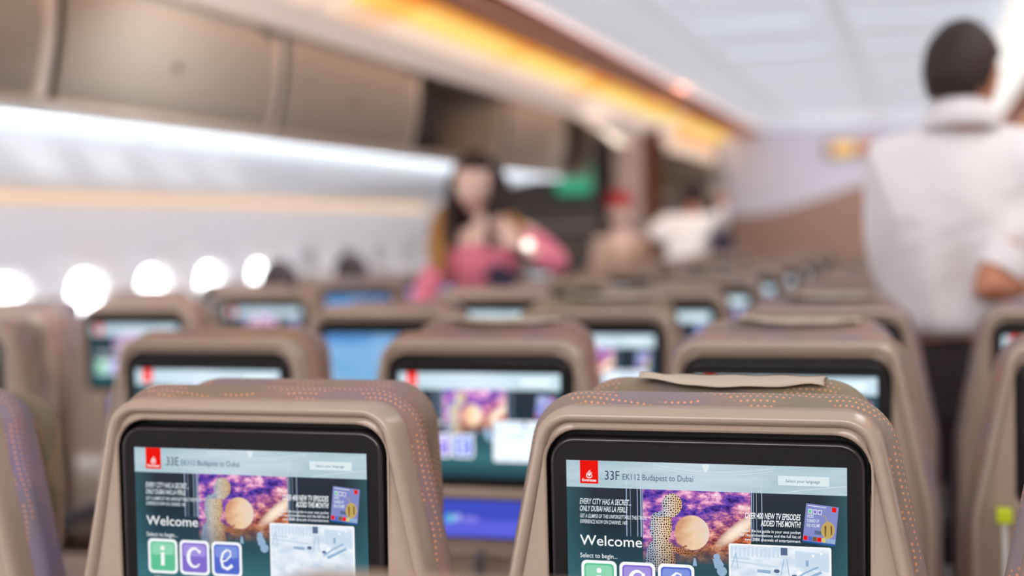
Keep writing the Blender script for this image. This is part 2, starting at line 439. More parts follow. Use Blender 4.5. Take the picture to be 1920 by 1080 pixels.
def blue_pic(t, uv, u, v):
    n = node(t, 'ShaderNodeTexNoise'); n.inputs['Scale'].default_value = 3; t.links.new(uv, n.inputs['Vector'])
    return ramp(t, math_n(t, 'ADD', v, math_n(t, 'MULTIPLY', math_n(t, 'SUBTRACT', n.outputs['Fac'], 0.5), 0.8)), [(0.0, srgb(92, 150, 214)), (0.2, srgb(142, 188, 232)), (0.5, srgb(122, 178, 224)), (0.7, srgb(170, 204, 240))])
M_MAP = scr_mat('blue_map_page', blue_pic)
M_VIO = scr_mat('violet_page', lambda t, uv, u, v: ramp(t, v, [(0.0, srgb(150, 170, 240)), (0.2, srgb(176, 190, 250)), (0.32, srgb(118, 100, 235)), (0.6, srgb(190, 176, 255))]))
e_red = emit('e_red', (236, 24, 16)); e_white = emit('e_white', (250, 252, 255)); e_pale = emit('e_pale', (224, 234, 238))
e_ink = emit('e_ink', (44, 62, 84)); e_ink2 = emit('e_ink2', (74, 98, 124)); e_btn = emit('e_btn', (222, 236, 240))
e_grn = emit('e_grn', (98, 196, 150)); e_grn2 = emit('e_grn2', (146, 216, 182)); e_vio = emit('e_vio', (134, 112, 206)); e_vio2 = emit('e_vio2', (166, 148, 224))
e_blu = emit('e_blu', (88, 108, 206)); e_blu2 = emit('e_blu2', (130, 150, 224)); e_col = emit('e_col', (160, 178, 210)); e_mag = emit('e_mag', (134, 140, 200))
e_gold = emit('e_gold', (196, 168, 96)); e_dgold = emit('e_dgold', (120, 92, 50)); e_navy = emit('e_navy', (40, 56, 104)); e_cor = emit('e_cor', (226, 236, 242))
e_sky = emit('e_sky', (204, 222, 240)); e_gb = emit('e_gb', (150, 180, 210)); e_dk = emit('e_dk', (92, 108, 142)); e_dbl = emit('e_dbl', (38, 92, 164)); e_yel = emit('e_yel', (210, 200, 120))
e_grid = emit('e_grid', (100, 104, 118))

def logo_polys(u0, v0, s=1.0):
    """red badge with a flame-like calligraphic mark over a word"""
    P = []
    def sw(pts, a, b): P.extend(stroke([(u0 + x * s, v0 + y * s) for x, y in pts], a * s, b * s))
    sw([(9.4, 17.3), (7.4, 16.6), (6.6, 15.2), (7.6, 14.2), (9.2, 14.6), (9.8, 15.6)], 0.9, 0.7)
    sw([(9.2, 17.4), (11.4, 17.0), (12.6, 15.6), (12.2, 14.2), (11.0, 14.0)], 0.9, 0.6)
    sw([(8.2, 13.8), (10.4, 13.6), (12.3, 12.6), (12.2, 11.4)], 0.8, 0.4)
    sw([(10.0, 15.8), (10.2, 13.8), (9.4, 12.4), (10.0, 10.6), (11.1, 9.2)], 0.9, 0.35)
    sw([(8.0, 13.2), (8.4, 11.8), (9.4, 11.0), (9.2, 9.8)], 0.7, 0.3)
    sw([(10.8, 13.0), (11.2, 11.8), (10.6, 10.8)], 0.6, 0.3)
    sw([(7.0, 14.6), (7.0, 13.0), (7.8, 12.2)], 0.6, 0.3)
    return P

HEADLINE = []
def build_ui(seat_no, hero):
    """list of (object name, mesh, label) making up the welcome page"""
    L = []
    def add(n, polys, m, lab=None): L.append((n, ui_mesh(n, polys, m), lab))
    add('header_bar', [(rect(0.0, 0.0, 280, 27.5), 1)], M_HDR, 'pale blue header bar')
    add('nebula_picture', [(rect(78.5, 27.5, 187, 110), 1)], M_NEB, 'purple and orange nebula picture')
    cols = []
    for u, wd in ((61.7, 1.0), (66.0, 0.4), (73.0, 0.8), (76.4, 1.4), (78.6, 0.6), (187.4, 1.0), (189.6, 0.5), (192.6, 0.4), (197.6, 0.8)):
        cols.append((rect(u, 27.5, u + wd, 76), 2))
    for c_ in cols: add('stage_column', [c_], e_col)
    for u in (61.7, 73.0, 76.4, 187.4, 197.6): add('stage_column_top', [(rect(u, 6, u + 0.7, 27.5), 2)], emit('e_coltop', (200, 216, 228)))
    if hero:
        arcs = []
        for off in (0, 1.2, 3.4):
            pts = [(90 + 120 * i / 24, 2 + off + 5.5 * math.sin(PI * i / 24)) for i in range(25)]
            arcs += [(p, 2) for p in stroke(pts, 0.35)]
        arcs.append(([(139.5, 0.6), (139.8, 4.5), (143, 8.8), (146.2, 4.5), (146.5, 0.6)], 2))
        add('balcony_arch', arcs, e_cor)
        lace = []
        add('corner_lines', [(q, 2) for q in stroke([(215, 27), (240, 23), (279, 18)], 0.3)], e_white)
    # lattice figure holding the globe
    head = spline([(103, 33), (109, 30.6), (114.5, 33), (118.6, 38.5), (118.2, 46), (114, 52), (109.6, 55), (105.5, 53), (100.5, 48.5), (98.6, 41)])
    body = spline([(103.6, 52.5), (99.5, 49.5), (93.5, 50), (88.2, 53.6), (86.4, 62), (86.2, 72), (88.4, 79), (84, 85), (81.6, 95), (81, 108), (89, 111), (108, 108), (111.4, 99), (109, 88), (104, 80),
                   (107.5, 72), (108.4, 62), (107.2, 56)])
    arm = spline([(88, 55), (93.5, 54), (96.5, 64), (99, 73), (108, 82), (116, 85.5), (121, 83), (124, 83.4), (120.5, 86.4), (130, 89.4), (131, 91.4), (122, 92.4), (113, 91), (102, 86), (92.5, 78), (87.5, 68)])
    neck = spline([(101, 46), (106, 50), (108, 55), (106, 60), (98, 58), (96, 52)])
    add('lattice_figure', [(body, 3), (neck, 3.5), (head, 4), (arm, 4.5)], M_MAN, 'bald figure patterned with a net of cells')
    add('globe', [(disc(128.6, 69.6, 17.4, 48), 4)], M_MOON, 'pale orange globe')
    st = []
    for pts in (([(120, 87), (124, 90.5), (132, 91), (138, 89), (142, 86.5), (145, 87.5), (145, 90), (142.5, 90)]), ([(124, 90), (122, 95), (117, 100)]), ([(137, 89.5), (138, 95), (142, 100)]), ([(128, 91), (128, 94)])):
        st += [(p, 5) for p in stroke(pts, 0.9, 0.6)]
    add('globe_stand', st, e_dgold)
    fig = [(disc(131, 96.2, 1.2, 12), 5), ([(129.6, 97.4), (129, 103), (133.2, 103), (132.4, 97.4)], 5), (disc(153, 92.5, 3.4, 14, 3), 5), ([(149, 95), (151, 104), (158, 106), (160, 100), (156, 94)], 5), (disc(158, 107, 5, 16), 5)]
    add('small_figures', fig, e_gb)
    # ice tiles
    for (u, ea, eb, ch) in ((14.4, e_grn, e_grn2, 'i'), (54.0, e_vio, e_vio2, 'c'), (93.6, e_blu, e_blu2, 'e')):
        add('app_tile', [(rrect(u, 102.2, u + 36.8, 141.0, 5.5), 5)], e_white, 'white-edged tile with the letter ' + ch)
        add('tile_face', [(rrect(u + 2.9, 105.2, u + 33.9, 138.0, 3.8), 6)], ea)
        add('tile_gloss', [(rrect(u + 4.6, 107.0, u + 32.2, 120.0, 3.2), 7)], eb)
        if ch == 'i':
            add('tile_letter', [(disc(u + 18.4, 112.4, 2.6, 20), 8), (rect(u + 16.2, 117.4, u + 20.6, 132.2), 8)], e_white)
        elif ch == 'c':
            pts = [(u + 18.6 + 7.8 * math.cos(a), 121.5 - 10.4 * math.sin(a)) for a in [math.radians(x) for x in range(40, 321, 20)]]
            k = [q for q in stroke(pts[:8], 1.8, 4.6)] + [q for q in stroke(pts[7:], 4.6, 1.6)]
            add('tile_letter', [(q, 8) for q in k] + [(disc(u + 24.6, 114.6, 1.9, 14), 8)], e_white)
        else:
            pts = [(u + 12.4, 124.5), (u + 18, 122.5), (u + 23.6, 117), (u + 23.2, 112.4), (u + 19, 110.8), (u + 14, 115), (u + 11.8, 122), (u + 13.6, 130), (u + 19, 132.2), (u + 25.4, 128)]
            add('tile_letter', [(q, 8) for q in stroke(pts[:5], 1.6, 1.8)] + [(q, 8) for q in stroke(pts[4:], 2.2, 3.8)], e_white)
    # magazine
    Q = [(241.1, 35.7), (272.1, 38.7), (268.2, 77.0), (237.1, 74.0)]
    def mq(a, b):
        x = [Q[0][i] * (1 - a) * (1 - b) + Q[1][i] * a * (1 - b) + Q[2][i] * a * b + Q[3][i] * (1 - a) * b for i in (0, 1)]
        return (x[0], x[1])
    def mr(a0, b0, a1, b1): return [mq(a0, b0), mq(a0, b1), mq(a1, b1), mq(a1, b0)]
    add('magazine_cover', [(mr(0, 0, 1, 1), 5)], e_mag, 'lilac magazine cover')
    add('magazine_badge', [(mr(0.80, 0.02, 0.93, 0.14), 6)], e_red)
    add('magazine_tiles', [(mr(0.08, 0.13, 0.20, 0.25), 6), (mr(0.23, 0.13, 0.35, 0.25), 6), (mr(0.38, 0.13, 0.50, 0.25), 6), (mr(0.06, 0.04, 0.62, 0.06), 6)], e_pale)
    add('magazine_tile_faces', [(mr(0.10, 0.15, 0.18, 0.23), 7)], e_grn)
    add('magazine_tile_face', [(mr(0.25, 0.15, 0.33, 0.23), 7), (mr(0.40, 0.15, 0.48, 0.23), 7)], e_vio)
    gold = [mq(0.60 + 0.21 * math.cos(a) + 0.14, 0.62 + 0.22 * math.sin(a)) for a in [-2 * PI * i / 24 for i in range(24)]]
    add('gold_instrument', [(gold, 6)] + [(q, 6) for q in stroke([mq(0.72, 0.46), mq(0.66, 0.34), mq(0.60, 0.26), mq(0.52, 0.28)], 0.9, 0.6)], e_gold)
    add('gold_instrument_detail', [([mq(0.62, 0.52), mq(0.66, 0.78), mq(0.70, 0.78), mq(0.68, 0.5)], 7), ([mq(0.80, 0.5), mq(0.84, 0.74), mq(0.88, 0.7), mq(0.85, 0.48)], 7)], e_dgold)
    add('magazine_shadow', [(mr(0.34, 0.66, 0.56, 0.76), 5.6)], e_dk)
    add('magazine_strip', [(mr(0.0, 0.955, 1, 1), 6)], e_dbl)
    for i, em in enumerate((e_red, e_blu, e_dgold, e_red, e_yel, e_gb, e_gb)):
        add('magazine_thumbnail', [(mr(0.02 + i * 0.14, 0.83, 0.02 + i * 0.14 + 0.125, 0.94), 6)], em)
    # airport camera picture
    add('picture_border', [(rrect(165.0, 78.6, 264.6, 146.0, 2.0), 5)], e_white, 'white rounded border')
    add('airport_picture', [(rect(166.6, 80.0, 262.6, 144.4), 6)], M_AIR, 'bright picture of an airport apron')
    a1 = [(rect(167 + i * 4.1, 81, 167 + i * 4.1 + 2.2, 91), 7) for i in range(13)]
    a1 += [([(167, 95), (167, 97), (214, 101), (214, 99)], 7), ([(230, 83), (230, 99), (262, 103), (262, 85)], 6.5), ([(167, 91), (167, 93.5), (186, 94.5), (186, 92)], 7)]
    add('terminal_building', a1, e_sky)
    a2 = [(q, 8) for q in stroke([(228, 112), (240, 104), (252, 98)], 1.6)] + [([(232, 113), (234, 115.5), (256, 104), (254, 102)], 8), ([(193, 103), (193, 106), (206, 107), (206, 103.5)], 8)]
    a2 += [(q, 8) for q in stroke([(172, 88), (167.5, 103)], 0.6)] + [(q, 8) for q in stroke([(172, 88), (174, 103)], 0.6)] + [(q, 8) for q in stroke([(219, 92), (216, 108)], 0.7)] + [(q, 8) for q in stroke([(222, 92), (224, 108)], 0.7)]
    a2 += [(rect(240, 92, 243, 98), 8)]
    add('apron_vehicles', a2, e_gb)
    add('apron_details', [(rect(216, 80.5, 222.5, 88), 8), (disc(212, 104, 3, 10, 2), 8), (disc(229, 108, 2.6, 10, 1.6), 8)], e_dk)
    add('apron_lamps', [(rect(246, 86, 248.4, 88.4), 8), (rect(254, 84, 256, 86), 8), (disc(234, 105, 2.6, 12), 7.5)], e_white)
    # red badge and words
    add('airline_badge', [(rect(14.4, 0.0, 33.4, 23.6), 3)], e_red, 'red airline badge with white flame mark')
    add('badge_mark', [(p, 4) for p in logo_polys(14.4, 0.4)], e_white)
    add('language_button', [(rrect(214.0, 9.6, 263.2, 18.9, 0.8), 3)], e_btn)
    def tx(n, s, *a, **k):
        L.append((n, text_mesh(n, s, *a, **k), None))
    tx('welcome_text', 'Welcome', 13.4, 77.8, 86.8, 11.0, e_white, 6, bold=0.004)
    if hero:
        tx('badge_text', 'Emirates', 16.6, 31.4, 21.4, 2.9, e_white, 4, bold=0.02)
        tx('seat_number_text', seat_no, 40.3, 55.4, 19.1, 9.8, e_ink, 3)
        tx('flight_text', 'EK112 Budapest to Dubai', 58.6, 130.4, 18.5, 6.3, e_ink2, 3)
        tx('language_text', 'Select your language', 221.5, 254.5, 15.9, 3.2, e_ink2, 4)
        tx('promo_text', 'EVERY CITY HAS A SECRET...', 13.8, 67.2, 44.5, 6.0, e_pale, 6, shear=0.22, bold=0.014)
        tx('promo_text', 'ONLY DUBAI HAS LA PERLE', 13.8, 63.6, 51.8, 5.7, e_pale, 6, shear=0.22, bold=0.014)
        tx('promo_text', 'GET A GLIMPSE OF THIS UNFORGETTABLE THEATRICAL', 13.8, 83.4, 58.6, 4.0, e_pale, 6, shear=0.22, bold=0.008)
        tx('promo_text', 'EXPERIENCE NOW ON CHANNEL 1405', 13.8, 63.2, 64.4, 4.0, e_pale, 6, shear=0.22, bold=0.008)
        tx('select_text', 'Select to begin...', 13.4, 52.0, 99.6, 4.9, e_white, 6)
        tx('episodes_text', 'OVER 400 NEW TV EPISODES', 181.6, 235.6, 52.9, 6.2, e_white, 6, shear=0.22, bold=0.016)
        tx('episodes_text', 'ADDED THIS MONTH!', 196.8, 235.6, 59.9, 6.0, e_white, 6, shear=0.22, bold=0.016)
        tx('guide_text', 'Read the ice guide in your seat pocket', 179.2, 235.6, 66.4, 3.0, e_white, 6, bold=0.006)
        tx('guide_text', 'for recommendations and the full list of', 176.4, 235.6, 70.7, 3.0, e_white, 6, bold=0.006)
        tx('guide_text', 'over 3000 channels of entertainment.', 181.0, 235.6, 75.0, 3.0, e_white, 6, bold=0.006)
        tx('tile_caption', 'Information', 22.0, 43.8, 146.6, 3.2, e_white, 6)
        tx('tile_caption', 'Communication', 58.0, 86.8, 146.6, 3.2, e_white, 6)
        tx('tile_caption', 'Entertainment', 98.6, 125.6, 146.6, 3.2, e_white, 6)
        m = text_mesh('magazine_text', "WE'RE\nTURNED UP\nTHE VOLUME", 242, 255, 51, 2.8, e_pale, 6, bold=0.01)
        zs = [v.co.z for v in m.vertices]; z0, z1 = min(zs), max(zs)
        for v in m.vertices: v.co.z = -0.0465 - (z1 - v.co.z) / (z1 - z0) * 0.0125; v.co.x += (v.co.z + 0.0465) * 0.10
        L.append(('magazine_text', m, None))
    return L
def join_meshes(name, meshes):
    bm = bmesh.new(); mats = []
    for me in meshes:
        m = me.materials[0]
        if m not in mats: mats.append(m)
        n0 = len(bm.faces); bm.from_mesh(me); bm.faces.ensure_lookup_table()
        for f in bm.faces[n0:]: f.material_index = mats.index(m)
    out = bpy.data.meshes.new(name); bm.to_mesh(out); bm.free()
    for m in mats: out.materials.append(m)
    return out

# ------------------------------------------------------------------ one airline seat
OUT6 = lambda zt=0.054, d=0.0, zb=-0.62, r=0.042: [(-0.1685 - d, zt, r), (-0.2250 - d, -0.215, 0.25), (-0.2280 - d, zb, 0.03), (0.2280 + d, zb, 0.03), (0.2250 + d, -0.215, 0.25), (0.1685 + d, zt, r)]
CAV6 = [(-0.1622, 0.0305, 0.034), (-0.1612, -0.10, 0.3), (-0.1605, -0.1905, 0.020), (0.1605, -0.1905, 0.020), (0.1612, -0.10, 0.3), (0.1622, 0.0305, 0.034)]
PAN6 = [(-0.1660, 0.0345, 0.038), (-0.2120, -0.215, 0.25), (-0.2150, -0.60, 0.02), (0.2150, -0.60, 0.02), (0.2120, -0.215, 0.25), (0.1660, 0.0345, 0.038)]
def ring(c, inset, y, n=9): return [(x, y, z) for x, z in round_poly(c, inset, n)]

def seat_parts(root, hr_raise=0.0, cover=False, hero=None, page='home'):
    S = OUT6()
    rings = [ring(S, 0.0, 0.060), ring(S, 0.0, 0.012), ring(S, 0.0010, 0.003), ring(S, 0.0035, -0.0035), ring(S, 0.0070, -0.0065), ring(S, 0.0105, -0.0065),
             ring(S, 0.0135, -0.0035), ring(S, 0.0148, 0.0015), ring(S, 0.0155, 0.0030)]
    # sloping panel between the raised rim and the screen opening
    cav = ring(CAV6, -0.0035, -0.0005)
    rings += [[(a[0] * 0.10 + b[0] * 0.90 if abs(a[0]) < 1 else 0, 0.0022, a[2] * 0.10 + b[2] * 0.90) for a, b in zip(cav, ring(S, 0.0160, 0.003))],
              cav, ring(CAV6, -0.0012, 0.0003), ring(CAV6, 0.0, 0.0030), ring(CAV6, 0.0005, 0.024)]
    fm = [0] * 12 + [1]
    sh = loft('seat_shell', rings, [SHELL, BLK], root, cap0=True, cap1=True, sharp=50, fmat=fm + [1])
    bz = [(-0.1580, 0.0235, 0.026), (-0.1570, -0.1880, 0.016), (0.1570, -0.1880, 0.016), (0.1580, 0.0235, 0.026)]
    rr = [ring(bz, 0.0, 0.022, 9), ring(bz, 0.0, 0.0035, 9), ring(bz, 0.0008, 0.0016, 9), ring(bz, 0.0022, 0.0005, 9), ring(bz, 0.0040, 0.0002, 9), ring(bz, 0.0052, 0.0007, 9), ring(bz, 0.0062, 0.0007, 9)]
    be = loft('screen_bezel', rr, [BEZE, BEZ], root, sharp=60, fmat=[0, 0, 0, 0, 0, 1, 1])
    sc = bpy.data.objects.new('screen', HERO_BASE if hero else BASE_ME[page]); col.objects.link(sc); sc.parent = root
    if hero:
        for n, me, lab in hero:
            o = bpy.data.objects.new(n, me); col.objects.link(o); o.parent = sc
            if lab: o['label'] = lab
    elif page == 'home':
        o = bpy.data.objects.new('welcome_page', PAGE_ME); col.objects.link(o); o.parent = sc
    # handset in its cradle
    hc = [(-0.090, -0.2085, 0.008), (-0.090, -0.276, 0.008), (0.090, -0.276, 0.008), (0.090, -0.2085, 0.008)]
    hs = loft('handset', [ring(hc, 0, 0.012, 6), ring(hc, 0, -0.003, 6), ring(hc, 0.002, -0.005, 6)], BLK, root, sharp=40)
    hp = bpy.data.objects.new('handset_screen', HAND_ME); col.objects.link(hp); hp.parent = hs
    # coat hook and lower stowage
    lh = [(-0.075, -0.298, 0.03), (-0.070, -0.36, 0.02), (0.070, -0.36, 0.02), (0.075, -0.298, 0.03)]
    loft('cup_holder', [ring(lh, 0, 0.01, 6), ring(lh, 0, -0.004, 6), ring(lh, 0.006, -0.006, 6), ring(lh, 0.012, -0.002, 6), ring(lh, 0.014, 0.004, 6)], SHELL, root, sharp=60)
    tube('tray_latch', [(0, -0.004, -0.300), (0, -0.016, -0.306), (0, -0.016, -0.345)], 0.008, GREY, root)
    tr = [(-0.20, -0.375, 0.015), (-0.20, -0.590, 0.015), (0.20, -0.590, 0.015), (0.20, -0.375, 0.015)]
    loft('tray_table', [ring(tr, 0, 0.006, 6), ring(tr, 0, -0.012, 6), ring(tr, 0.004, -0.016, 6)], SHELL, root, sharp=50)
    # upholstery
    B = OUT6(0.0655, 0.0100, -0.62, 0.060)
    pillow('back_cushion', B, 0.030, 0.125, 0.020, FAB, root, n=13, taper=0.030)
    H = [(-0.1620, 0.0650 + hr_raise, 0.055), (-0.1700, -0.08, 0.12), (-0.1620, -0.168 + hr_raise, 0.050), (0.1620, -0.168 + hr_raise, 0.050), (0.1700, -0.08, 0.12), (0.1620, 0.0650 + hr_raise, 0.055)]
    hd = pillow('headrest', H, 0.112, 0.186, 0.030, FAB2, root, n=11)
    if cover:
        V = []; Fc = []; nx = 24
        prof = [(0.108, 0.0620), (0.120, 0.0668), (0.140, 0.0680), (0.165, 0.0675), (0.186, 0.062), (0.1955, 0.048), (0.197, 0.0), (0.198, -0.06)]
        for j, (y, z) in enumerate(prof):
            for i in range(nx + 1):
                t = i / nx; x = -0.086 + 0.196 * t
                lift = (0.0075 * math.exp(-((t - 0.03) / 0.20) ** 2) + 0.003 * math.exp(-((t - 0.92) / 0.10) ** 2)) * (1 if j < 2 else 0.4 if j == 2 else 0)
                V.append((x + (0.004 if j == 0 else 0) * math.sin(9 * t), y - 0.006 * math.sin(5 * t) * (j == 0), z + hr_raise + lift + 0.0006 * math.sin(23 * t + j)))
        for j in range(len(prof) - 1):
            for i in range(nx):
                a = j * (nx + 1) + i; Fc.append((a, a + 1, a + nx + 2, a + nx + 1))
        cv = link_mesh('headrest_cover', V, Fc, PAPER, hd)
        cv['label'] = 'cream disposable cloth over the headrest'
        sm = cv.modifiers.new('thick', 'SOLIDIFY'); sm.thickness = 0.0012
    # seat pan, arms, feet
    cu = [(-0.222, -0.59, 0.03), (-0.222, -0.72, 0.03), (0.222, -0.72, 0.03), (0.222, -0.59, 0.03)]
    pillow('seat_cushion', cu, 0.13, 0.52, 0.03, FAB, root)
    box('armrest', (0.2385, 0.05, -0.43), (0.2535, 0.46, -0.39), DGREY, root, 0.005)
    for s in (-1, 1):
        box('leg', (s * 0.17 - 0.02, 0.16, -ZA), (s * 0.17 + 0.02, 0.46, -0.73), GREY, root, 0.006)

def flat(name, m, u0=0, v0=0, u1=280, v1=175, layer=0): return ui_mesh(name, [(rect(u0, v0, u1, v1), layer)], m)
BASE_ME = {'home': flat('screen', M_BASE), 'map': flat('screen', M_MAP), 'violet': flat('screen', M_VIO)}
for me in BASE_ME.values():      # give the glass a body
    pass
def brighter(me, k):
    """screens seen more squarely, further ahead, look brighter"""
    for i, m in enumerate(me.materials):
        nm = m.name.split('.')[0] + '_far'
        if nm not in MATS:
            c = m.copy(); c.name = nm; MATS[nm] = c
            for nd in c.node_tree.nodes:
                if nd.type == 'EMISSION': nd.inputs[1].default_value *= k
        me.materials[i] = MATS[nm]
PAGE_ME = join_meshes('welcome_page', [x[1] for x in build_ui('', False)]); brighter(PAGE_ME, 1.35)
HERO_BASE = BASE_ME['home']; BASE_ME['home'] = HERO_BASE.copy(); brighter(BASE_ME['home'], 1.1)
hm = [flat('h', emit('e_handset', (66, 80, 196)), 56, 211, 224, 273, 26), ui_mesh('h', [(rrect(60, 244, 220, 271, 4), 26.5)], emit('e_hs0', (96, 100, 222)))]
hm.append(ui_mesh('h', [(disc(67, 219, 6), 27), (disc(70, 263, 7), 27), (disc(101, 241, 6.5), 27)], emit('e_hs1', (170, 176, 244))))
hm.append(ui_mesh('h', [(disc(88, 243, 8), 27)], emit('e_hs2', (110, 190, 226))))
hm.append(ui_mesh('h', [(disc(118, 243, 7, 20, 5), 27), (disc(130, 243, 7, 20, 5), 27)], emit('e_hs3', (140, 132, 232))))
HAND_ME = join_meshes('handset_screen', hm)

def copy_tree(o, parent=None):
    c = o.copy(); col.objects.link(c)
    if parent: c.parent = parent
    for ch in list(o.children): copy_tree(ch, c)
    return c
def tint(root, rgb):
    c = srgb(*rgb)
    for ch in root.children_recursive:
        if ch.name.startswith(('back_cushion', 'headrest', 'seat_cushion')): ch.color = c

PITCH = 0.828
GRP_C = 'airline seats of the centre block'; GRP_L = 'airline seats of the window-side block'
COLX = {'D': -1.0, 'E': -0.5, 'F': 0.0, 'G': 0.5}
proto = {}
def get_proto(kind):
    if kind not in proto:
        r = bpy.data.objects.new('airline_seat', None); col.objects.link(r)
        raise_, cover, page = {'plain': (0, False, 'home'), 'low': (-0.025, False, 'home'), 'cover': (0.014, True, 'home'), 'map': (0.004, False, 'map'), 'violet': (0.004, False, 'violet')}[kind]
        seat_parts(r, raise_, cover, None, page); proto[kind] = [r, False]
    return proto[kind]
def place_seat(kind, x, y, label, group, rgb, dz=0, rz=0):
    p = get_proto(kind)
    if p[1]: r = copy_tree(p[0])
    else: r = p[0]; p[1] = True
    r.location = (x, y, ZA + dz); r.rotation_euler = (0, 0, rz)
    r['label'] = label; r['category'] = 'seat'; r['group'] = group
    tint(r, rgb); return r
MAUVE, ROSE, OLIVE, TAN, PURP = (132, 118, 112), (146, 102, 96), (120, 108, 74), (144, 110, 90), (128, 114, 128)
# the two seats with readable screens
s = thing('airline_seat', 'taupe airline seat marked 33F on its sharp screen, cream cloth on its headrest', 'seat', (0, 0, ZA), 0, GRP_C)
seat_parts(s, 0.004, True, build_ui('33F', True)); tint(s, MAUVE)
for ch in s.children:
    if ch.name.startswith('headrest'): ch.color = srgb(124, 112, 72)
s = thing('airline_seat', 'taupe airline seat marked 33E on its screen, left neighbour of 33F', 'seat', (-0.5, 0, ZA), 0, GRP_C)
seat_parts(s, -0.003, False, build_ui('33E', True)); tint(s, (140, 104, 92))
s = place_seat('low', -1.012, 0.0, 'nearest seat at the left picture edge, only headrest side and rim showing', GRP_C, (128, 112, 150))
for ch in s.children:
    if ch.name.startswith('headrest'): ch.color = srgb(112, 88, 52)
place_seat('plain', 0.5, 0.0, 'nearest airline seat at the right picture edge, only its dotted cloth in view', GRP_C, MAUVE)
place_seat('plain', 0.0, -PITCH, 'airline seat closest to the camera, only its blurred top edge showing', GRP_C, TAN, dz=-0.019)
ORD = ['', 'first', 'second', 'third', 'fourth', 'fifth', 'sixth', 'seventh', 'eighth', 'ninth', 'tenth']
tints = {('D', 1): (164, 126, 98), ('E', 1): ROSE, ('F', 1): (152, 130, 132), ('G', 1): TAN, ('D', 2): TAN, ('E', 2): OLIVE, ('F', 2): PURP, ('G', 2): PURP, ('D', 3): (150, 124, 116)}
for k in range(1, 10):
    for c, x in COLX.items():
        kind = 'cover' if (c, k) in (('E', 1), ('F', 1), ('E', 2), ('F', 2), ('G', 3), ('E', 4), ('F', 5)) else 'map' if (c, k) == ('D', 2) else 'plain'
        who = {'D': 'one column left of seat 33E', 'E': 'straight in front of seat 33E', 'F': 'straight in front of seat 33F', 'G': 'one column right of seat 33F'}[c]
        place_seat(kind, x, k * PITCH, f'taupe airline seat in the {ORD[k]} row ahead of 33F, {who}', GRP_C, tints.get((c, k), random.choice([MAUVE, ROSE, OLIVE, TAN])))
for k in range(0, 7):
    for c, x in (('C', -1.985), ('B', -2.48), ('A', -2.975)):
        y = 1.385 + k * PITCH
        kind = 'violet' if (c, k) == ('C', 4) else 'map' if (c, k) == ('C', 3) else 'plain'
        where = {'C': 'aisle column', 'B': 'middle column', 'A': 'column next to the windows'}[c]
        place_seat(kind, x, y, f'taupe seat of the window-side block, {where}, {ORD[k + 1]} row from the camera', GRP_L, random.choice([MAUVE, ROSE, PURP, TAN]), dz={'C': -0.02, 'B': -0.045, 'A': -0.055}[c])

# ------------------------------------------------------------------ the cabin
WALLM = mat('white_sidewall_panel', (226, 222, 224), 0.45, var=0.02)
WALLU = mat('pale_service_panel', (238, 241, 245), 0.35)
CEILM = mat('ceiling_panel_added_glow', (222, 226, 231), 0.5)
CEILM.node_tree.nodes['Principled BSDF'].inputs['Emission Color'].default_value = (0.86, 0.92, 1.0, 1)   # added glow that lifts the ceiling and fills the cabin
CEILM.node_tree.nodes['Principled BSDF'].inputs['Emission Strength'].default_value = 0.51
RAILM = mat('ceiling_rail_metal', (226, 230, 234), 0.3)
RAILM.node_tree.nodes['Principled BSDF'].inputs['Emission Color'].default_value = (0.84, 0.90, 1.0, 1)      # added glow so the rails stay as pale as the panels
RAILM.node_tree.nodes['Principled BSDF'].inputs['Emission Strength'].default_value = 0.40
WOOD = mat('warm_brown_fascia', (236, 158, 118), 0.5)
COVEM = mat('cove_panel_added_glow', (238, 228, 220), 0.5)
COVEM.node_tree.nodes['Principled BSDF'].inputs['Emission Color'].default_value = (1.0, 0.80, 0.72, 1)      # added glow standing in for lamplight on the cove panel
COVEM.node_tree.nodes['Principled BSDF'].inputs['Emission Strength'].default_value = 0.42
CARPET = mat('grey_brown_carpet', (92, 84, 84), 0.95, bump=0.5, bscale=300, var=0.15)
BINM = mat('bin_surround_plastic', (196, 180, 164), 0.35)
BINDOOR = mat('taupe_gloss_bin_door', (160, 154, 144), 0.42, spec=0.35)
BINPALE = mat('pale_bin_side', (224, 220, 214), 0.4)
DARKIN = mat('bin_lining', (112, 104, 98), 0.7)
Y0, Y1 = -3.6, 12.0
XL = -3.24; XR = 2 * XC - XL
def mir(p, s): return [(XC + s * (x - XC), z) for x, z in p]   # s=-1 mirrors onto the right side (profile given for the left)
def rel(pts): return [(CX + a, CZ + b) for a, b in pts]
YB = 7.75
struct(box('floor', (XL - 0.2, Y0, -0.05), (XR + 0.2, Y1, 0.0), CARPET), 'grey brown carpeted cabin floor')
# ceiling with two long grooved rails
cp = rel([(-1.72, 0.890), (-1.50, 0.888), (-1.10, 0.878), (-1.085, 0.862), (-1.03, 0.862), (-1.015, 0.885), (-0.41, 0.890), (-0.395, 0.868), (-0.335, 0.868), (-0.32, 0.882)])
xr_ = 2 * XC - (CX - 1.72)
cp += [(XC + (XC - CX + 1.50), CZ + 0.888), (XC + (XC - CX + 1.72), CZ + 0.890)]
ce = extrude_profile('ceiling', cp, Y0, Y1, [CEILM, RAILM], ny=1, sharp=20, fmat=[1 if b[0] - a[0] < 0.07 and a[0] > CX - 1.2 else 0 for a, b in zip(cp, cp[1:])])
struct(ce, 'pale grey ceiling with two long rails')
k = 0
for j in range(14):
    y = -2.5 + j * 1.06
    for (xa, xb) in ((CX - 1.0, CX - 0.50), (CX - 0.34, CX + 0.9)):
        o = box('trim_%d' % (k + 1), (xa, y, CZ + 0.872), (xb, y + 0.014, CZ + 0.893), RAILM); struct(o, 'thin cross strip between ceiling panels'); k += 1
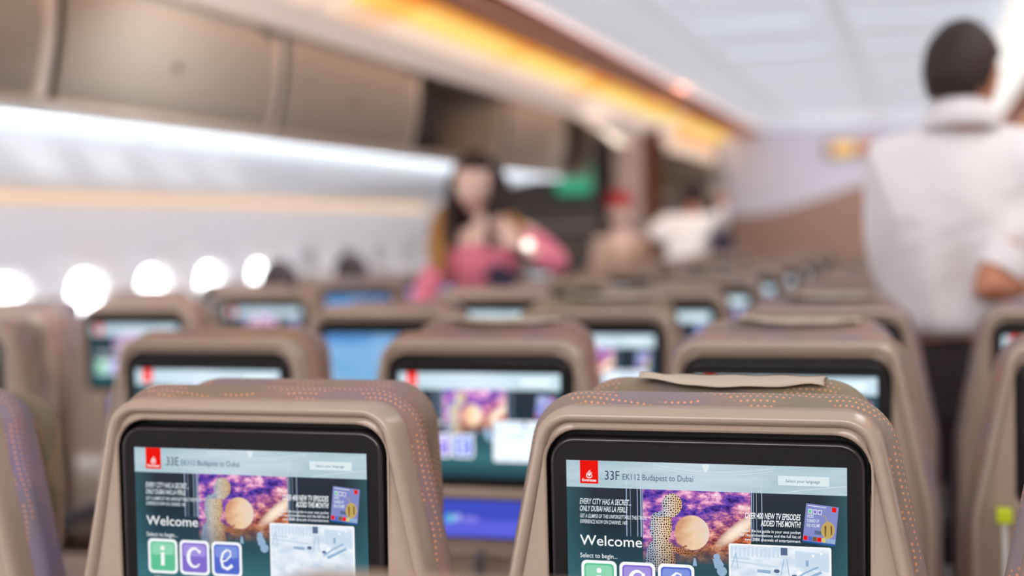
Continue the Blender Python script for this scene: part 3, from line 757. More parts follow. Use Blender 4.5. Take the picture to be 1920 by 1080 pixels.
# lit panels over the right-hand aisle
LAMPW = emit('white_lamp_panel', (255, 250, 245), 1.15)
for j in range(5):
    t = thing('ceiling_light', 'long white lit ceiling panel over the right-hand aisle', 'light', (CX + 0.50, -1.2 + j * 2.6, CZ + 0.868), 0, 'lit ceiling panels over the right-hand aisle')
    box('diffuser', (-0.20, 0.03, -0.012), (0.20, 2.50, 0.006), LAMPW, t, 0.004)
    for a, b in (((-0.215, 0.0, -0.014), (-0.20, 2.53, 0.01)), ((0.20, 0.0, -0.014), (0.215, 2.53, 0.01))): box('light_frame', a, b, RAILM, t)

def cove(side, ya, yb):
    s = 1 if side == 'left' else -1
    f = lambda L: mir(rel(L), s)
    out = []
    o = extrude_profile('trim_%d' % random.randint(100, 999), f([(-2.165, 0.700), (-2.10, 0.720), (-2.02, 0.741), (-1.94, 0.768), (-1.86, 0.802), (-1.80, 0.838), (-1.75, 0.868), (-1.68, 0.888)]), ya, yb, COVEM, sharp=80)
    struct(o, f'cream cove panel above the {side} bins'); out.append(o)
    o = extrude_profile('trim_%d' % random.randint(100, 999), f([(-1.672, 0.809), (-1.510, 0.850), (-1.500, 0.862), (-1.525, 0.868), (-1.665, 0.832)]), ya, yb, WOOD, close=True, sharp=60)
    struct(o, f'warm brown fascia of the {side} cove'); out.append(o)
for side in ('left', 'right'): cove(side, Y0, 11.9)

# glowing strips imitating lamplight on the cove panel, amber above, yellow and peach below
def lens_mat(name, c0, c1, st):  # glow material for the strips imitating lamplight
    m = bpy.data.materials.new(name); m.use_nodes = True; t = m.node_tree; t.nodes.clear()
    e = t.nodes.new('ShaderNodeEmission'); o = t.nodes.new('ShaderNodeOutputMaterial'); n = t.nodes.new('ShaderNodeTexNoise')
    mp = t.nodes.new('ShaderNodeMapping'); mp.inputs['Scale'].default_value = (0.3, 1.1, 0.3)
    tc = t.nodes.new('ShaderNodeTexCoord'); t.links.new(tc.outputs['Object'], mp.inputs[0]); t.links.new(mp.outputs[0], n.inputs['Vector'])
    n.inputs['Scale'].default_value = 1.6; n.inputs['Detail'].default_value = 1
    t.links.new(ramp(t, n.outputs['Fac'], [(0.30, srgb(*c0)), (0.50, srgb(*c1))]), e.inputs[0]); e.inputs[1].default_value = st
    t.links.new(e.outputs[0], o.inputs[0]); MATS[name] = m; return m
GLOWY = lens_mat('yellow_cove_lens', (255, 196, 96), (255, 224, 126), 1.06)  # yellow glow imitating lamplight on the cove panel
GLOWO = lens_mat('amber_cove_lens', (252, 140, 58), (255, 170, 80), 1.0)  # amber glow imitating lamplight on the cove panel
GLOWP = lens_mat('peach_cove_lens', (255, 204, 168), (255, 222, 196), 1.0)  # peach glow imitating lamplight on the cove panel
for side in ('left', 'right'):
    s_ = 1 if side == 'left' else -1
    for k_, (ya, yb) in enumerate(((-3.5, -0.1), (0.0, 2.95), (3.05, 6.0), (6.1, 9.05), (9.35, 11.85))):
        t = thing('cove_light', f'long amber and yellow glow strips imitating lamplight on the cove panel, {side} side', 'light', (0, ya, 0), 0, f'glow strips imitating lamplight in the {side} cove')
        f = lambda L: mir(rel(L), s_)
        L_ = yb - ya
        extrude_profile('amber_lens', f([(-1.730, 0.836), (-1.775, 0.814), (-1.779, 0.822), (-1.734, 0.844)]), 0, L_, GLOWO, t, close=True)  # glow strip imitating lamplight, no real lens
        extrude_profile('yellow_lens', f([(-1.780, 0.812), (-1.865, 0.775), (-1.869, 0.783), (-1.784, 0.820)]), 0, L_, GLOWY, t, close=True)  # glow strip imitating lamplight, no real lens
        extrude_profile('peach_lens', f([(-1.870, 0.773), (-1.965, 0.746), (-1.969, 0.754), (-1.874, 0.781)]), 0, L_, GLOWP, t, close=True)  # glow strip imitating lamplight, no real lens

# outer walls: lower wall, window modules, upper panel
def side_wall(side):
    s = 1 if side == 'left' else -1
    mx = lambda x: XC + s * (x - XC)
    prof = [(XL, 0.0), (XL - 0.02, 0.62)]
    o = extrude_profile('wall_%s' % side, [(mx(x), z) for x, z in prof], Y0, Y1, WALLM); struct(o, f'white {side} sidewall below the windows')
    up = [(XL - 0.02, 1.22), (XL + 0.02, 1.34), (XL + 0.07, CZ + 0.185)]
    o = extrude_profile('wall_%s' % side, [(mx(x), z) for x, z in up], Y0, Y1, WALLM, sharp=80); struct(o, f'white {side} sidewall above the windows')
    sk = [(XL + 0.03, 1.36), (XL + 0.09, 1.62), (XL + 0.22, 1.92), (XL + 0.55, 2.12), (CX - 2.30, CEIL + 0.04), (CX - 1.66, CEIL + 0.05)]
    o = extrude_profile('wall_%s' % side, [(mx(x), z) for x, z in sk], Y0, Y1, WALLM, sharp=80); struct(o, f'curved {side} cabin lining behind the overhead bins')
    sv = [(XL + 0.07, CZ + 0.185), (XL + 0.14, CZ + 0.215), (CX - 2.64, CZ + 0.322), (CX - 2.62, CZ + 0.335), (CX - 2.34, CZ + 0.342), (CX - 2.235, CZ + 0.337)]
    o = extrude_profile('trim_%d' % (200 if s > 0 else 201), [(mx(x), z) for x, z in sv], Y0, 8.0, WALLU, sharp=30); struct(o, f'pale service panel under the {side} bins')
    return o
for side in ('left', 'right'): side_wall(side)
warm = emit('warm_wash_strip', (255, 218, 188), 1.0)
o = box('trim_210', (XL + 0.050, Y0, CZ + 0.135), (XL + 0.075, 8.0, CZ + 0.190), warm); struct(o, 'warm wash light strip along the top of the left sidewall')
cool = emit('cool_wash_strip', (236, 246, 255), 1.3)
for j in range(9):
    t = tag(box('reading_light_strip', (CX - 2.60, -3.0 + j * 1.2, CZ + 0.325), (CX - 2.42, -1.95 + j * 1.2, CZ + 0.340), cool, None, 0.004), 'white lit strip in the service panel under the left bins', 'light', 'lit strips under the left bins')

GLASS = bpy.data.materials.new('window_acrylic'); GLASS.use_nodes = True
_t = GLASS.node_tree; _t.nodes.clear()
_a = _t.nodes.new('ShaderNodeBsdfTransparent'); _b = _t.nodes.new('ShaderNodeBsdfGlossy'); _m = _t.nodes.new('ShaderNodeMixShader'); _o = _t.nodes.new('ShaderNodeOutputMaterial')
_b.inputs['Roughness'].default_value = 0.05; _m.inputs[0].default_value = 0.06
_t.links.new(_a.outputs[0], _m.inputs[1]); _t.links.new(_b.outputs[0], _m.inputs[2]); _t.links.new(_m.outputs[0], _o.inputs[0])
WP = 0.560
zc, hh, hw = 0.935, 0.20, 0.15
def window(n, side, yc):
    s = 1 if side == 'left' else -1
    mx = lambda x: XC + s * (x - XC)
    zb, zt = 0.62, 1.22; x0 = XL - 0.02
    angs = sorted([2 * PI * i / 40 + 0.001 for i in range(40)] + [math.atan2(z - zc, y) % (2 * PI) for y, z in ((WP / 2, zt), (-WP / 2, zt), (-WP / 2, zb), (WP / 2, zb))])
    def rr(a):
        c, q = math.cos(a), math.sin(a); ts = []
        if abs(c) > 1e-9: ts.append((WP / 2) / abs(c))
        if q > 1e-9: ts.append((zt - zc) / q)
        if q < -1e-9: ts.append((zb - zc) / q)
        t = min(ts); return (t * c, zc + t * q)
    def se(a, w, h, n_=3.2):
        c, q = math.cos(a), math.sin(a)
        r = (abs(c / w) ** n_ + abs(q / h) ** n_) ** (-1 / n_); return (r * c, zc + r * q)
    rings = [[(mx(x0), yc + rr(a)[0], rr(a)[1]) for a in angs],
             [(mx(x0 - 0.004), yc + se(a, hw + 0.10, hh + 0.075)[0], se(a, hw + 0.10, hh + 0.075)[1]) for a in angs],
             [(mx(x0 - 0.03), yc + se(a, hw + 0.045, hh + 0.04)[0], se(a, hw + 0.045, hh + 0.04)[1]) for a in angs],
             [(mx(x0 - 0.055), yc + se(a, hw + 0.005, hh + 0.005)[0], se(a, hw + 0.005, hh + 0.005)[1]) for a in angs],
             [(mx(x0 - 0.10), yc + se(a, hw, hh)[0], se(a, hw, hh)[1]) for a in angs]]
    o = loft('window_%d' % n, rings, WALLM, None, cap0=False, cap1=False, sharp=60); struct(o, f'window module with rounded opening in the {side} sidewall')
    g = link_mesh('window_pane', rings[-1], [tuple(range(len(angs)))], GLASS, o, smooth=False)
    if yc > 6.2:
        sh2 = link_mesh('window_shade', [(p_[0] + s * 0.012, p_[1], p_[2]) for p_ in rings[-1]], [tuple(range(len(angs)))], WALLM, o, smooth=False)
        sd = sh2.modifiers.new('thick', 'SOLIDIFY'); sd.thickness = 0.004
    return o
n = 0
yc = 4.03 - 13 * WP
while yc < 11.6:
    n += 1; window(n, 'left', yc); yc += WP
struct(box('wall_right', (XR, Y0, 0.6), (XR + 0.05, Y1, 1.22), WALLM), 'white right sidewall')
struct(box('wall_rear', (XL - 0.2, Y0 - 0.05, 0), (XR + 0.2, Y0, CEIL + 0.1), WALLM), 'plain white wall at the rear of the cabin')
for yj in (2.0, 3.9, 5.8):     # daylight thrown in through the window rows
    pass

# overhead bins
BE = [1.80 - 1.36 * 3, 1.80 - 1.36 * 2, 1.80 - 1.36, 1.80, 3.15, 4.54, 5.87, 7.20]
def door_pt(t, out=0.0, s=1):
    # t 0..1 from the lower lip to the upper edge, slightly bellied towards the aisle
    a = Vector((CX - 2.218, CZ + 0.368)); b = Vector((CX - 2.172, CZ + 0.694))
    nrm = Vector((b.y - a.y, -(b.x - a.x))).normalized()
    p = a.lerp(b, t) + nrm * (0.012 * math.sin(PI * t) + out)
    return (XC + s * (p.x - XC), p.y)
def bin_unit(side, ya, yb, state, label):
    s = 1 if side == 'left' else -1
    L = yb - ya; g = 'overhead bins along the %s side' % side
    t = thing('overhead_bin', label, 'overhead bin', (0, ya, 0), 0, g)
    mx = lambda x: XC + s * (x - XC)
    V = lambda L_: [(mx(CX + a), CZ + b) for a, b in L_]
    # surround: lip below, edge above, back
    prof = V([(-2.235, 0.338), (-2.195, 0.346), (-2.195, 0.360), (-2.24, 0.368), (-2.66, 0.39), (-2.84, 0.56), (-2.74, 0.74), (-2.36, 0.755), (-2.20, 0.712), (-2.165, 0.716), (-2.155, 0.698), (-2.135, 0.716), (-2.30, 0.775), (-2.78, 0.77), (-2.89, 0.56), (-2.76, 0.375), (-2.32, 0.345)])
    hs = extrude_profile('bin_housing', prof, 0.0, L, [BINM, DARKIN], t, close=True, sharp=40, fmat=[0, 0, 0, 1, 1, 1, 1, 1, 0, 0, 0, 0, 0, 0, 0, 0, 0])
    for y in (0.0, L - 0.022):
        q = [door_pt(i / 8, -0.004, s) for i in range(9)] + V([(-2.34, 0.745), (-2.73, 0.735), (-2.82, 0.56), (-2.66, 0.395)])
        extrude_profile('bin_divider', q, y, y + (0.050 if y == 0 else 0.022), BINPALE if y == 0 else BINM, t, close=True, sharp=50)
    # door: rounded top corner at its far end
    w0, w1 = 0.056, L - 0.046
    cr = [(w0, 0.0, 0.02), (w1, 0.0, 0.02), (w1, 1.0, 0.16), (w0, 1.0, 0.02)]
    h = math.hypot(0.046, 0.326)
    cr2 = [(a, b * h, c) for a, b, c in cr]
    out = round_poly(cr2, 0, 8); inn = [round_poly(cr2, i, 8) for i in (0.004, 0.03)]
    if state in ('closed', 'tilted'):
        def P(y, z, o_): x, zz = door_pt(max(0, min(1, z / h)), o_, s); return (x, y, zz)
        NY, NT = 2, 14
        # grid clipped by the rounded outline: build as rows along the outline height
        bm = bmesh.new(); rows = []
        for it in range(NT + 1):
            z = h * (0.002 + 0.996 * it / NT); xs = []
            for a, b in zip(out, out[1:] + out[:1]):
                if (a[1] - z) * (b[1] - z) <= 0 and a[1] != b[1]: xs.append(a[0] + (b[0] - a[0]) * (z - a[1]) / (b[1] - a[1]))
            if not xs: continue
            ylo, yhi = min(xs), max(xs)
            rows.append([bm.verts.new(P(ylo + (yhi - ylo) * q / 12, z, 0.002 + 0.008 * min(1, it / 1.5, (NT - it) / 1.5))) for q in range(13)])
        for r0, r1 in zip(rows, rows[1:]):
            for q in range(12): bm.faces.new((r0[q], r0[q + 1], r1[q + 1], r1[q]))
        bmesh.ops.recalc_face_normals(bm, faces=bm.faces)
        ex = bmesh.ops.solidify(bm, geom=bm.faces[:], thickness=0.012)
        me = bpy.data.meshes.new('bin_door'); bm.to_mesh(me); bm.free(); me.materials.append(BINDOOR)
        for p in me.polygons: p.use_smooth = True
        me.set_sharp_from_angle(angle=math.radians(40))
        d = bpy.data.objects.new('bin_door', me); col.objects.link(d); d.parent = t
        if state == 'tilted':
            px, pz = door_pt(1.0, 0, s); d.location = (px, 0, pz)
            me.transform(Matrix.Translation((-px, 0, -pz))); d.rotation_euler = (0, -s * 1.15, 0)
            d['label'] = 'raised bin door'
        # latch
        x, zz = door_pt(0.42, 0.012, s)
        yl = L * 0.47
        lt = tube('latch', [(x - s * 0.012, yl, zz), (x + s * 0.004, yl, zz - 0.003)], 0.045, mat('latch_recess', (62, 57, 55), 0.5), d if state == 'closed' else t, n=20)
        if state == 'closed':
            tube('latch_lever', [(x + s * 0.004, yl, zz - 0.003), (x + s * 0.010, yl, zz - 0.006)], 0.020, mat('latch_lever_dark', (40, 38, 40), 0.3), lt, n=16)
        else: bpy.data.objects.remove(lt)
    else:
        dd = extrude_profile('bin_door', V([(-2.22, 0.705), (-2.36, 0.735), (-2.52, 0.733), (-2.52, 0.723), (-2.36, 0.725), (-2.22, 0.695)]), w0, w1, BINDOOR, t, close=True)
        dd['label'] = 'door slid up under the bin top'
    return t
NB = ['far behind the camera', 'behind the camera', 'beside the camera', 'at the top left corner, cut by the picture edge', 'with a pale reflection on its door, first whole one', 'second whole closed one, over the window seats', 'standing open with a dark bag', 'closed, right after the open one']
for i in (0, 1):
    bin_unit('left', BE[i], BE[i + 1], 'closed', 'closed overhead bin on the left side beside or behind the camera')
for i in range(2, 7):
    st = 'open' if i == 6 - 1 + 0 else 'closed'
    bin_unit('left', BE[i], BE[i + 1], {2: 'closed', 3: 'closed', 4: 'closed', 5: 'open', 6: 'closed'}[i],
             {2: 'taupe overhead bin at the top left corner, cut by the picture edge', 3: 'wide closed overhead bin with a pale reflection on its gloss door', 4: 'closed overhead bin between the widest one and the open one',
              5: 'open overhead bin holding a black bag', 6: 'small closed overhead bin just past the open one'}[i])
bin_unit('left', 7.20, 8.0, 'tilted', 'last overhead bin on the left, its door raised')
for i in range(0, 7):
    bin_unit('right', BE[i], BE[i + 1], 'closed', 'closed overhead bin on the right side, outside the picture')
# the black bag standing in the open bin
t = thing('suitcase', 'black bag standing in the open overhead bin', 'bag', (CX - 2.345, BE[5] + 0.30, CZ + 0.388), 0)
bc = [(-0.22, 0.0, 0.03), (0.22, 0.0, 0.03), (0.22, 0.19, 0.05), (0.08, 0.30, 0.05), (-0.22, 0.30, 0.05)]
loft('bag_body', [[(y_ * 0.75, x_, z_) for x_, z_ in round_poly(bc, i, 6)] for i, y_ in ((0.02, -0.14), (0.0, -0.11), (0.0, 0.11), (0.02, 0.14))], mat('black_bag_cloth', (24, 22, 34), 0.8), t)
tube('bag_handle', [(0.115, -0.07, 0.10), (0.135, -0.04, 0.10), (0.135, 0.04, 0.10), (0.115, 0.07, 0.10)], 0.008, DGREY, t)

# ------------------------------------------------------------------ front of the cabin
GAL = mat('galley_dark_panel', (76, 67, 65), 0.6); GAL2 = mat('galley_mid_panel', (150, 134, 126), 0.5)
BKU = mat('lilac_white_laminate', (226, 222, 236), 0.5); BKL = mat('brown_taupe_laminate', (168, 132, 114), 0.5)
struct(box('wall_front', (XL - 0.2, 12.0, 0), (XR + 0.2, 12.08, CEIL + 0.1), mat('front_wall_grey', (150, 138, 132), 0.6)), 'grey wall across the far end of the cabin')
bx0, bx1 = CX - 1.885, 1.55
wp = [(bx0, 1.372), (-1.45, 1.375), (-1.22, 1.39), (-0.93, 1.46), (-0.65, 1.55), (-0.45, 1.62), (-0.1, 1.68), (0.5, 1.70), (1.0, 1.70), (bx1, 1.70)]
wx = []
for a, b in zip(wp, wp[1:]):
    for q in range(6): wx.append((a[0] + (b[0] - a[0]) * q / 6, a[1] + (b[1] - a[1]) * q / 6))
wx.append(wp[-1])
for _ in range(4): wx = [wx[0]] + [(wx[i_][0], (wx[i_ - 1][1] + wx[i_][1] + wx[i_ + 1][1]) / 3) for i_ in range(1, len(wx) - 1)] + [wx[-1]]
bk = thing('bulkhead', 'bulkhead across the far end, lilac white above a brown wave', 'bulkhead', (0, 11.9, 0))
def prism_y(name, pts2, ya, yb, m, parent, bevel=0):
    k = len(pts2); V = [(x, ya, z) for x, z in pts2] + [(x, yb, z) for x, z in pts2]
    Fc = [tuple(range(k)), tuple(reversed(range(k, 2 * k)))] + [(i, (i + 1) % k, k + (i + 1) % k, k + i) for i in range(k)]
    bm = bmesh.new(); vs = [bm.verts.new(v) for v in V]
    for f in Fc: bm.faces.new([vs[i] for i in f])
    bmesh.ops.recalc_face_normals(bm, faces=bm.faces)
    me = bpy.data.meshes.new(name); bm.to_mesh(me); bm.free(); me.materials.append(m)
    o = bpy.data.objects.new(name, me); col.objects.link(o)
    if parent: o.parent = parent
    return o
prism_y('upper_panel', wx + [(bx1, CEIL - 0.01), (bx0, CEIL - 0.01)], 0.0, 0.05, BKU, bk)
prism_y('lower_panel', [(bx0, 0.0)] + wx + [(bx1, 0.0)], -0.03, 0.06, BKL, bk)
# small amber lamp row high on the bulkhead
t = thing('wall_lamp', 'small amber lit sign high on the lilac bulkhead beside the man', 'light', (-0.60, 11.84, ZA + 0.86), 0)
box('lamp_housing', (-0.10, 0.0, -0.02), (0.50, 0.05, 0.13), mat('sign_housing', (190, 160, 150), 0.5), t, 0.01)
box('lamp_face', (-0.02, -0.008, 0.0), (0.17, 0.002, 0.11), emit('amber_face', (255, 200, 110), 1.1), t, 0.004)
box('lamp_face', (0.24, -0.008, 0.0), (0.46, 0.002, 0.11), emit('orange_face', (240, 140, 96), 0.9), t, 0.004)

g = thing('galley_unit', 'dark grey brown galley unit with a green lit panel, behind the woman', 'galley', (-2.80, 9.2, 0))
box('galley_body', (-0.36, 0.0, 0.0), (0.62, 0.6, 1.98), GAL, g, 0.02)
box('galley_top', (-0.36, -0.02, 1.98), (0.64, 0.6, 2.12), GAL2, g, 0.01)
box('galley_counter', (-0.02, -0.04, 1.28), (0.60, 0.02, 1.32), GAL2, g, 0.005)
box('galley_door', (0.0, -0.02, 0.30), (0.58, 0.0, 1.20), mat('galley_door_brown', (78, 66, 64), 0.5), g, 0.01)
dp = box('green_display', (0.24, -0.03, 1.50), (0.585, 0.0, 1.83), mat('display_frame', (44, 70, 60), 0.4), g, 0.01)
dp['label'] = 'green lit panel'
q = prism_y('display_face', round_poly([(0.275, 1.555, 0.04), (0.55, 1.555, 0.04), (0.55, 1.78, 0.04), (0.275, 1.78, 0.04)], 0, 5), -0.034, -0.031, emit('green_glow', (70, 178, 138), 0.9), dp)
box('galley_label', (0.28, -0.03, 1.08), (0.42, -0.018, 1.16), mat('olive_label', (104, 92, 56), 0.6), g)
t = thing('partition_panel', 'pale pinkish upright partition between galley and brown curtain', 'partition', (-2.01, 9.3, 0))
box('panel_body', (-0.10, 0.0, 0.0), (0.13, 0.5, 2.10), mat('pinkish_panel', (214, 192, 184), 0.6), t, 0.03)
box('panel_foot_rail', (-0.11, -0.01, 0.0), (0.14, 0.51, 0.12), GAL2, t, 0.01)
CUR = mat('brown_curtain', (150, 98, 70), 0.9)
V = [];
prof = [(-1.872 + 0.0036 * i, 9.34 + 0.022 * math.sin(i * 1.25)) for i in range(36)]
c = link_mesh('curtain_cloth', [(x, y, 0.08) for x, y in prof] + [(x, y, 2.06) for x, y in prof], [(i, i + 1, 37 + i - 0, 36 + i) for i in range(35)], CUR)
t = thing('curtain', 'brown gathered curtain right of the pale partition', 'curtain', (0, 0, 0)); c.parent = t
sm = c.modifiers.new('thick', 'SOLIDIFY'); sm.thickness = 0.006
tube('curtain_rail', [(-1.88, 9.36, 2.075), (-1.70, 9.36, 2.075)], 0.012, GREY, t)
# far pieces of overhead locker past the curtain
t = thing('lit_panel', 'peach glowing upright panel at the far end of the left cove', 'light', (-1.70, 9.42, 1.86))
box('added_glow_panel', (-0.012, 0.0, 0.0), (0.012, 2.40, 0.19), GLOWP, t, 0.004)
box('amber_band', (0.0, 0.3, 0.115), (0.016, 2.38, 0.185), GLOWO, t, 0.003)
box('panel_lip', (-0.02, 0.0, -0.035), (0.02, 2.42, 0.0), GAL, t, 0.005)
t = thing('overhead_locker', 'short grey olive locker above the people in white, past the curtain', 'overhead locker', (-1.74, 10.6, 1.57))
box('locker_body', (-0.26, 0.0, 0.0), (0.22, 0.8, 0.24), mat('locker_olive', (132, 120, 104), 0.4), t, 0.03)
box('locker_lip', (-0.27, -0.02, -0.03), (0.23, 0.8, 0.02), BINM, t, 0.01)
box('locker_latch', (0.12, -0.012, 0.10), (0.20, 0.0, 0.16), DGREY, t, 0.005)

# ------------------------------------------------------------------ people
def skinned(name, nodes, edges, root, sub=1):
    """grow one surface over a skeleton; returns a mesh"""
    names = list(nodes); me = bpy.data.meshes.new(name)
    me.from_pydata([nodes[n][0] for n in names], [(names.index(a), names.index(b)) for a, b in edges], [])
    o = bpy.data.objects.new(name, me); col.objects.link(o)
    sk = o.modifiers.new('skin', 'SKIN'); sk.use_smooth_shade = True
    for i, n in enumerate(names):
        r = nodes[n][1]; sv = me.skin_vertices[0].data[i]
        sv.radius = r if isinstance(r, tuple) else (r, r); sv.use_root = (n == root)
    ss = o.modifiers.new('sub', 'SUBSURF'); ss.levels = sub; ss.render_levels = sub
    dg = bpy.context.evaluated_depsgraph_get(); dg.update()
    out = bpy.data.meshes.new_from_object(o.evaluated_get(dg))
    bpy.data.objects.remove(o); bpy.data.meshes.remove(me)
    return out
def head_mesh(female=False):
    bm = bmesh.new(); bmesh.ops.create_uvsphere(bm, u_segments=56, v_segments=40, radius=1)
    g = lambda a, s: math.exp(-(a / s) ** 2)
    for v in bm.verts:
        x, y, z = v.co
        px, py, pz = x * 0.074, y * 0.094, z * 0.116
        if z < 0:
            k = -z; px *= 1 - 0.36 * k ** 1.3
            if y > 0: py *= 1 - 0.62 * k
            else: py *= 1 - 0.10 * k
        if z > 0.1: px *= 1 + 0.05 * math.sin(PI * z)
        if y < 0:
            f = -y
            py += 0.010 * g(z + 0.02, 0.16) * (g(x - 0.40, 0.20) + g(x + 0.40, 0.20)) * f        # eye hollows
            py -= 0.005 * g(z - 0.17, 0.10) * g(x, 0.6) * f                                      # brow
            nz = max(0, min(1, (0.08 - z) / 0.36)) if z > -0.30 else max(0, 1 - (-0.30 - z) / 0.06)
            py -= 0.024 * nz * g(x, 0.13) * f + 0.006 * g(z + 0.27, 0.06) * g(abs(x) - 0.14, 0.09) * f
            py -= 0.006 * g(z + 0.52, 0.10) * g(x, 0.28) * f                                     # lips
            py += 0.004 * g(z + 0.66, 0.06) * g(x, 0.3) * f
            py -= 0.007 * g(z + 0.86, 0.16) * g(x, 0.3) * f                                      # chin
            px *= 1 + 0.05 * g(z + 0.22, 0.16) * (1 - f)
        v.co = (px, py, pz)
    for s in (-1, 1):
        m = Matrix.Translation((s * 0.075, 0.010, -0.012)) @ Matrix.Rotation(s * 0.35, 4, 'Z') @ Matrix.Diagonal((0.010, 0.019, 0.032, 1))
        r = bmesh.ops.create_uvsphere(bm, u_segments=14, v_segments=10, radius=1, matrix=m)
        r = bmesh.ops.create_uvsphere(bm, u_segments=10, v_segments=8, radius=1, matrix=Matrix.Translation((s * 0.077, 0.002, -0.036)) @ Matrix.Diagonal((0.007, 0.010, 0.010, 1)))
    me = bpy.data.meshes.new('head'); bm.to_mesh(me); bm.free(); return me
def hand_nodes(nodes, edges, wrist, p, d, side, curl=0.5, tag_='', r=0.0085):
    """palm and five separate bent digits; p wrist point, d hand direction, side = direction the thumb leaves to"""
    p = Vector(p); d = Vector(d).normalized(); s = Vector(side); s = (s - d * s.dot(d)).normalized(); nrm = d.cross(s).normalized()
    k = lambda n: n + tag_
    nodes[k('palm')] = (tuple(p + d * 0.045), (0.030, 0.016)); edges.append((wrist, k('palm')))
    lens = (0.070, 0.078, 0.072, 0.056)
    for i, L in enumerate(lens):
        o = s * (0.028 - 0.019 * i)
        a = p + d * 0.088 + o; e1 = d
        c1 = (d * math.cos(curl) + nrm * math.sin(curl)); c2 = (d * math.cos(curl * 2) + nrm * math.sin(curl * 2)); c3 = (d * math.cos(curl * 2.8) + nrm * math.sin(curl * 2.8))
        b = a + c1 * L * 0.45; c_ = b + c2 * L * 0.32; e = c_ + c3 * L * 0.25
        for q, (pt, rr) in enumerate(((a, r * 1.15), (b, r), (c_, r * 0.92), (e, r * 0.8))): nodes[k('f%d%d' % (i, q))] = (tuple(pt), rr)
        edges += [(k('palm'), k('f%d0' % i)), (k('f%d0' % i), k('f%d1' % i)), (k('f%d1' % i), k('f%d2' % i)), (k('f%d2' % i), k('f%d3' % i))]
    t0 = p + d * 0.030 + s * 0.030; t1 = t0 + (s * 0.7 + d * 0.6 + nrm * 0.3).normalized() * 0.038; t2 = t1 + (s * 0.2 + d * 0.8 + nrm * 0.5).normalized() * 0.030
    for q, (pt, rr) in enumerate(((t0, 0.012), (t1, 0.0100), (t2, 0.0085))): nodes[k('t%d' % q)] = (tuple(pt), rr)
    edges += [(k('palm'), k('t0')), (k('t0'), k('t1')), (k('t1'), k('t2'))]
def fuse(name, meshes, m, voxel=0.006, smooth=4):
    """one continuous surface from overlapping pieces"""
    bm = bmesh.new()
    for me, mx in meshes:
        n0 = len(bm.verts); bm.from_mesh(me); bm.verts.ensure_lookup_table()
        for v in bm.verts[n0:]: v.co = mx @ v.co
    me = bpy.data.meshes.new(name); bm.to_mesh(me); bm.free()
    o = bpy.data.objects.new(name, me); col.objects.link(o)
    r = o.modifiers.new('remesh', 'REMESH'); r.mode = 'VOXEL'; r.voxel_size = voxel; r.use_smooth_shade = True
    s = o.modifiers.new('smooth', 'SMOOTH'); s.iterations = smooth; s.factor = 0.5
    dg = bpy.context.evaluated_depsgraph_get(); dg.update()
    out = bpy.data.meshes.new_from_object(o.evaluated_get(dg)); out.name = name
    bpy.data.objects.remove(o); bpy.data.meshes.remove(me)
    for p in out.polygons: p.use_smooth = True
    out.materials.clear(); out.materials.append(m)
    o = bpy.data.objects.new(name, out); col.objects.link(o); return o
I4 = Matrix.Identity(4)
def hmat(p, rz=0, rx=0, ry=0, s=1.0): return Matrix.Translation(p) @ Matrix.Rotation(rz, 4, 'Z') @ Matrix.Rotation(ry, 4, 'Y') @ Matrix.Rotation(rx, 4, 'X') @ Matrix.Scale(s, 4)
def child_mesh(name, me, mx, m, parent):
    me.transform(mx); me.materials.clear(); me.materials.append(m)
    for p in me.polygons: p.use_smooth = True
    o = bpy.data.objects.new(name, me); col.objects.link(o); o.parent = parent; return o
def face_bits(parent, hm, lipc):
    for s in (-1, 1):
        bm = bmesh.new(); bmesh.ops.create_uvsphere(bm, u_segments=16, v_segments=12, radius=0.0125, matrix=Matrix.Translation((s * 0.029, -0.0735, -0.002)))
        me = bpy.data.meshes.new('eye'); bm.to_mesh(me); bm.free(); e = child_mesh('eye', me, hm, mat('eye_white', (236, 232, 228), 0.2), parent)
        bm = bmesh.new(); bmesh.ops.create_uvsphere(bm, u_segments=12, v_segments=8, radius=0.0062, matrix=Matrix.Translation((s * 0.029, -0.0815, -0.002)))
        me = bpy.data.meshes.new('iris'); bm.to_mesh(me); bm.free(); child_mesh('iris', me, hm, mat('dark_iris', (40, 26, 20), 0.15), e)
        bm = bmesh.new(); bmesh.ops.create_uvsphere(bm, u_segments=12, v_segments=8, radius=1, matrix=Matrix.Translation((s * 0.030, -0.0850, 0.021)) @ Matrix.Rotation(-s * 0.12, 4, 'Y') @ Matrix.Diagonal((0.019, 0.005, 0.0032, 1)))
        me = bpy.data.meshes.new('eyebrow'); bm.to_mesh(me); bm.free(); child_mesh('eyebrow', me, hm, HAIRD, parent)
    bm = bmesh.new(); bmesh.ops.create_uvsphere(bm, u_segments=14, v_segments=8, radius=1, matrix=Matrix.Translation((0, -0.0905, -0.0600)) @ Matrix.Diagonal((0.023, 0.0075, 0.0075, 1)))
    me = bpy.data.meshes.new('lips'); bm.to_mesh(me); bm.free(); child_mesh('lips', me, hm, lipc, parent)
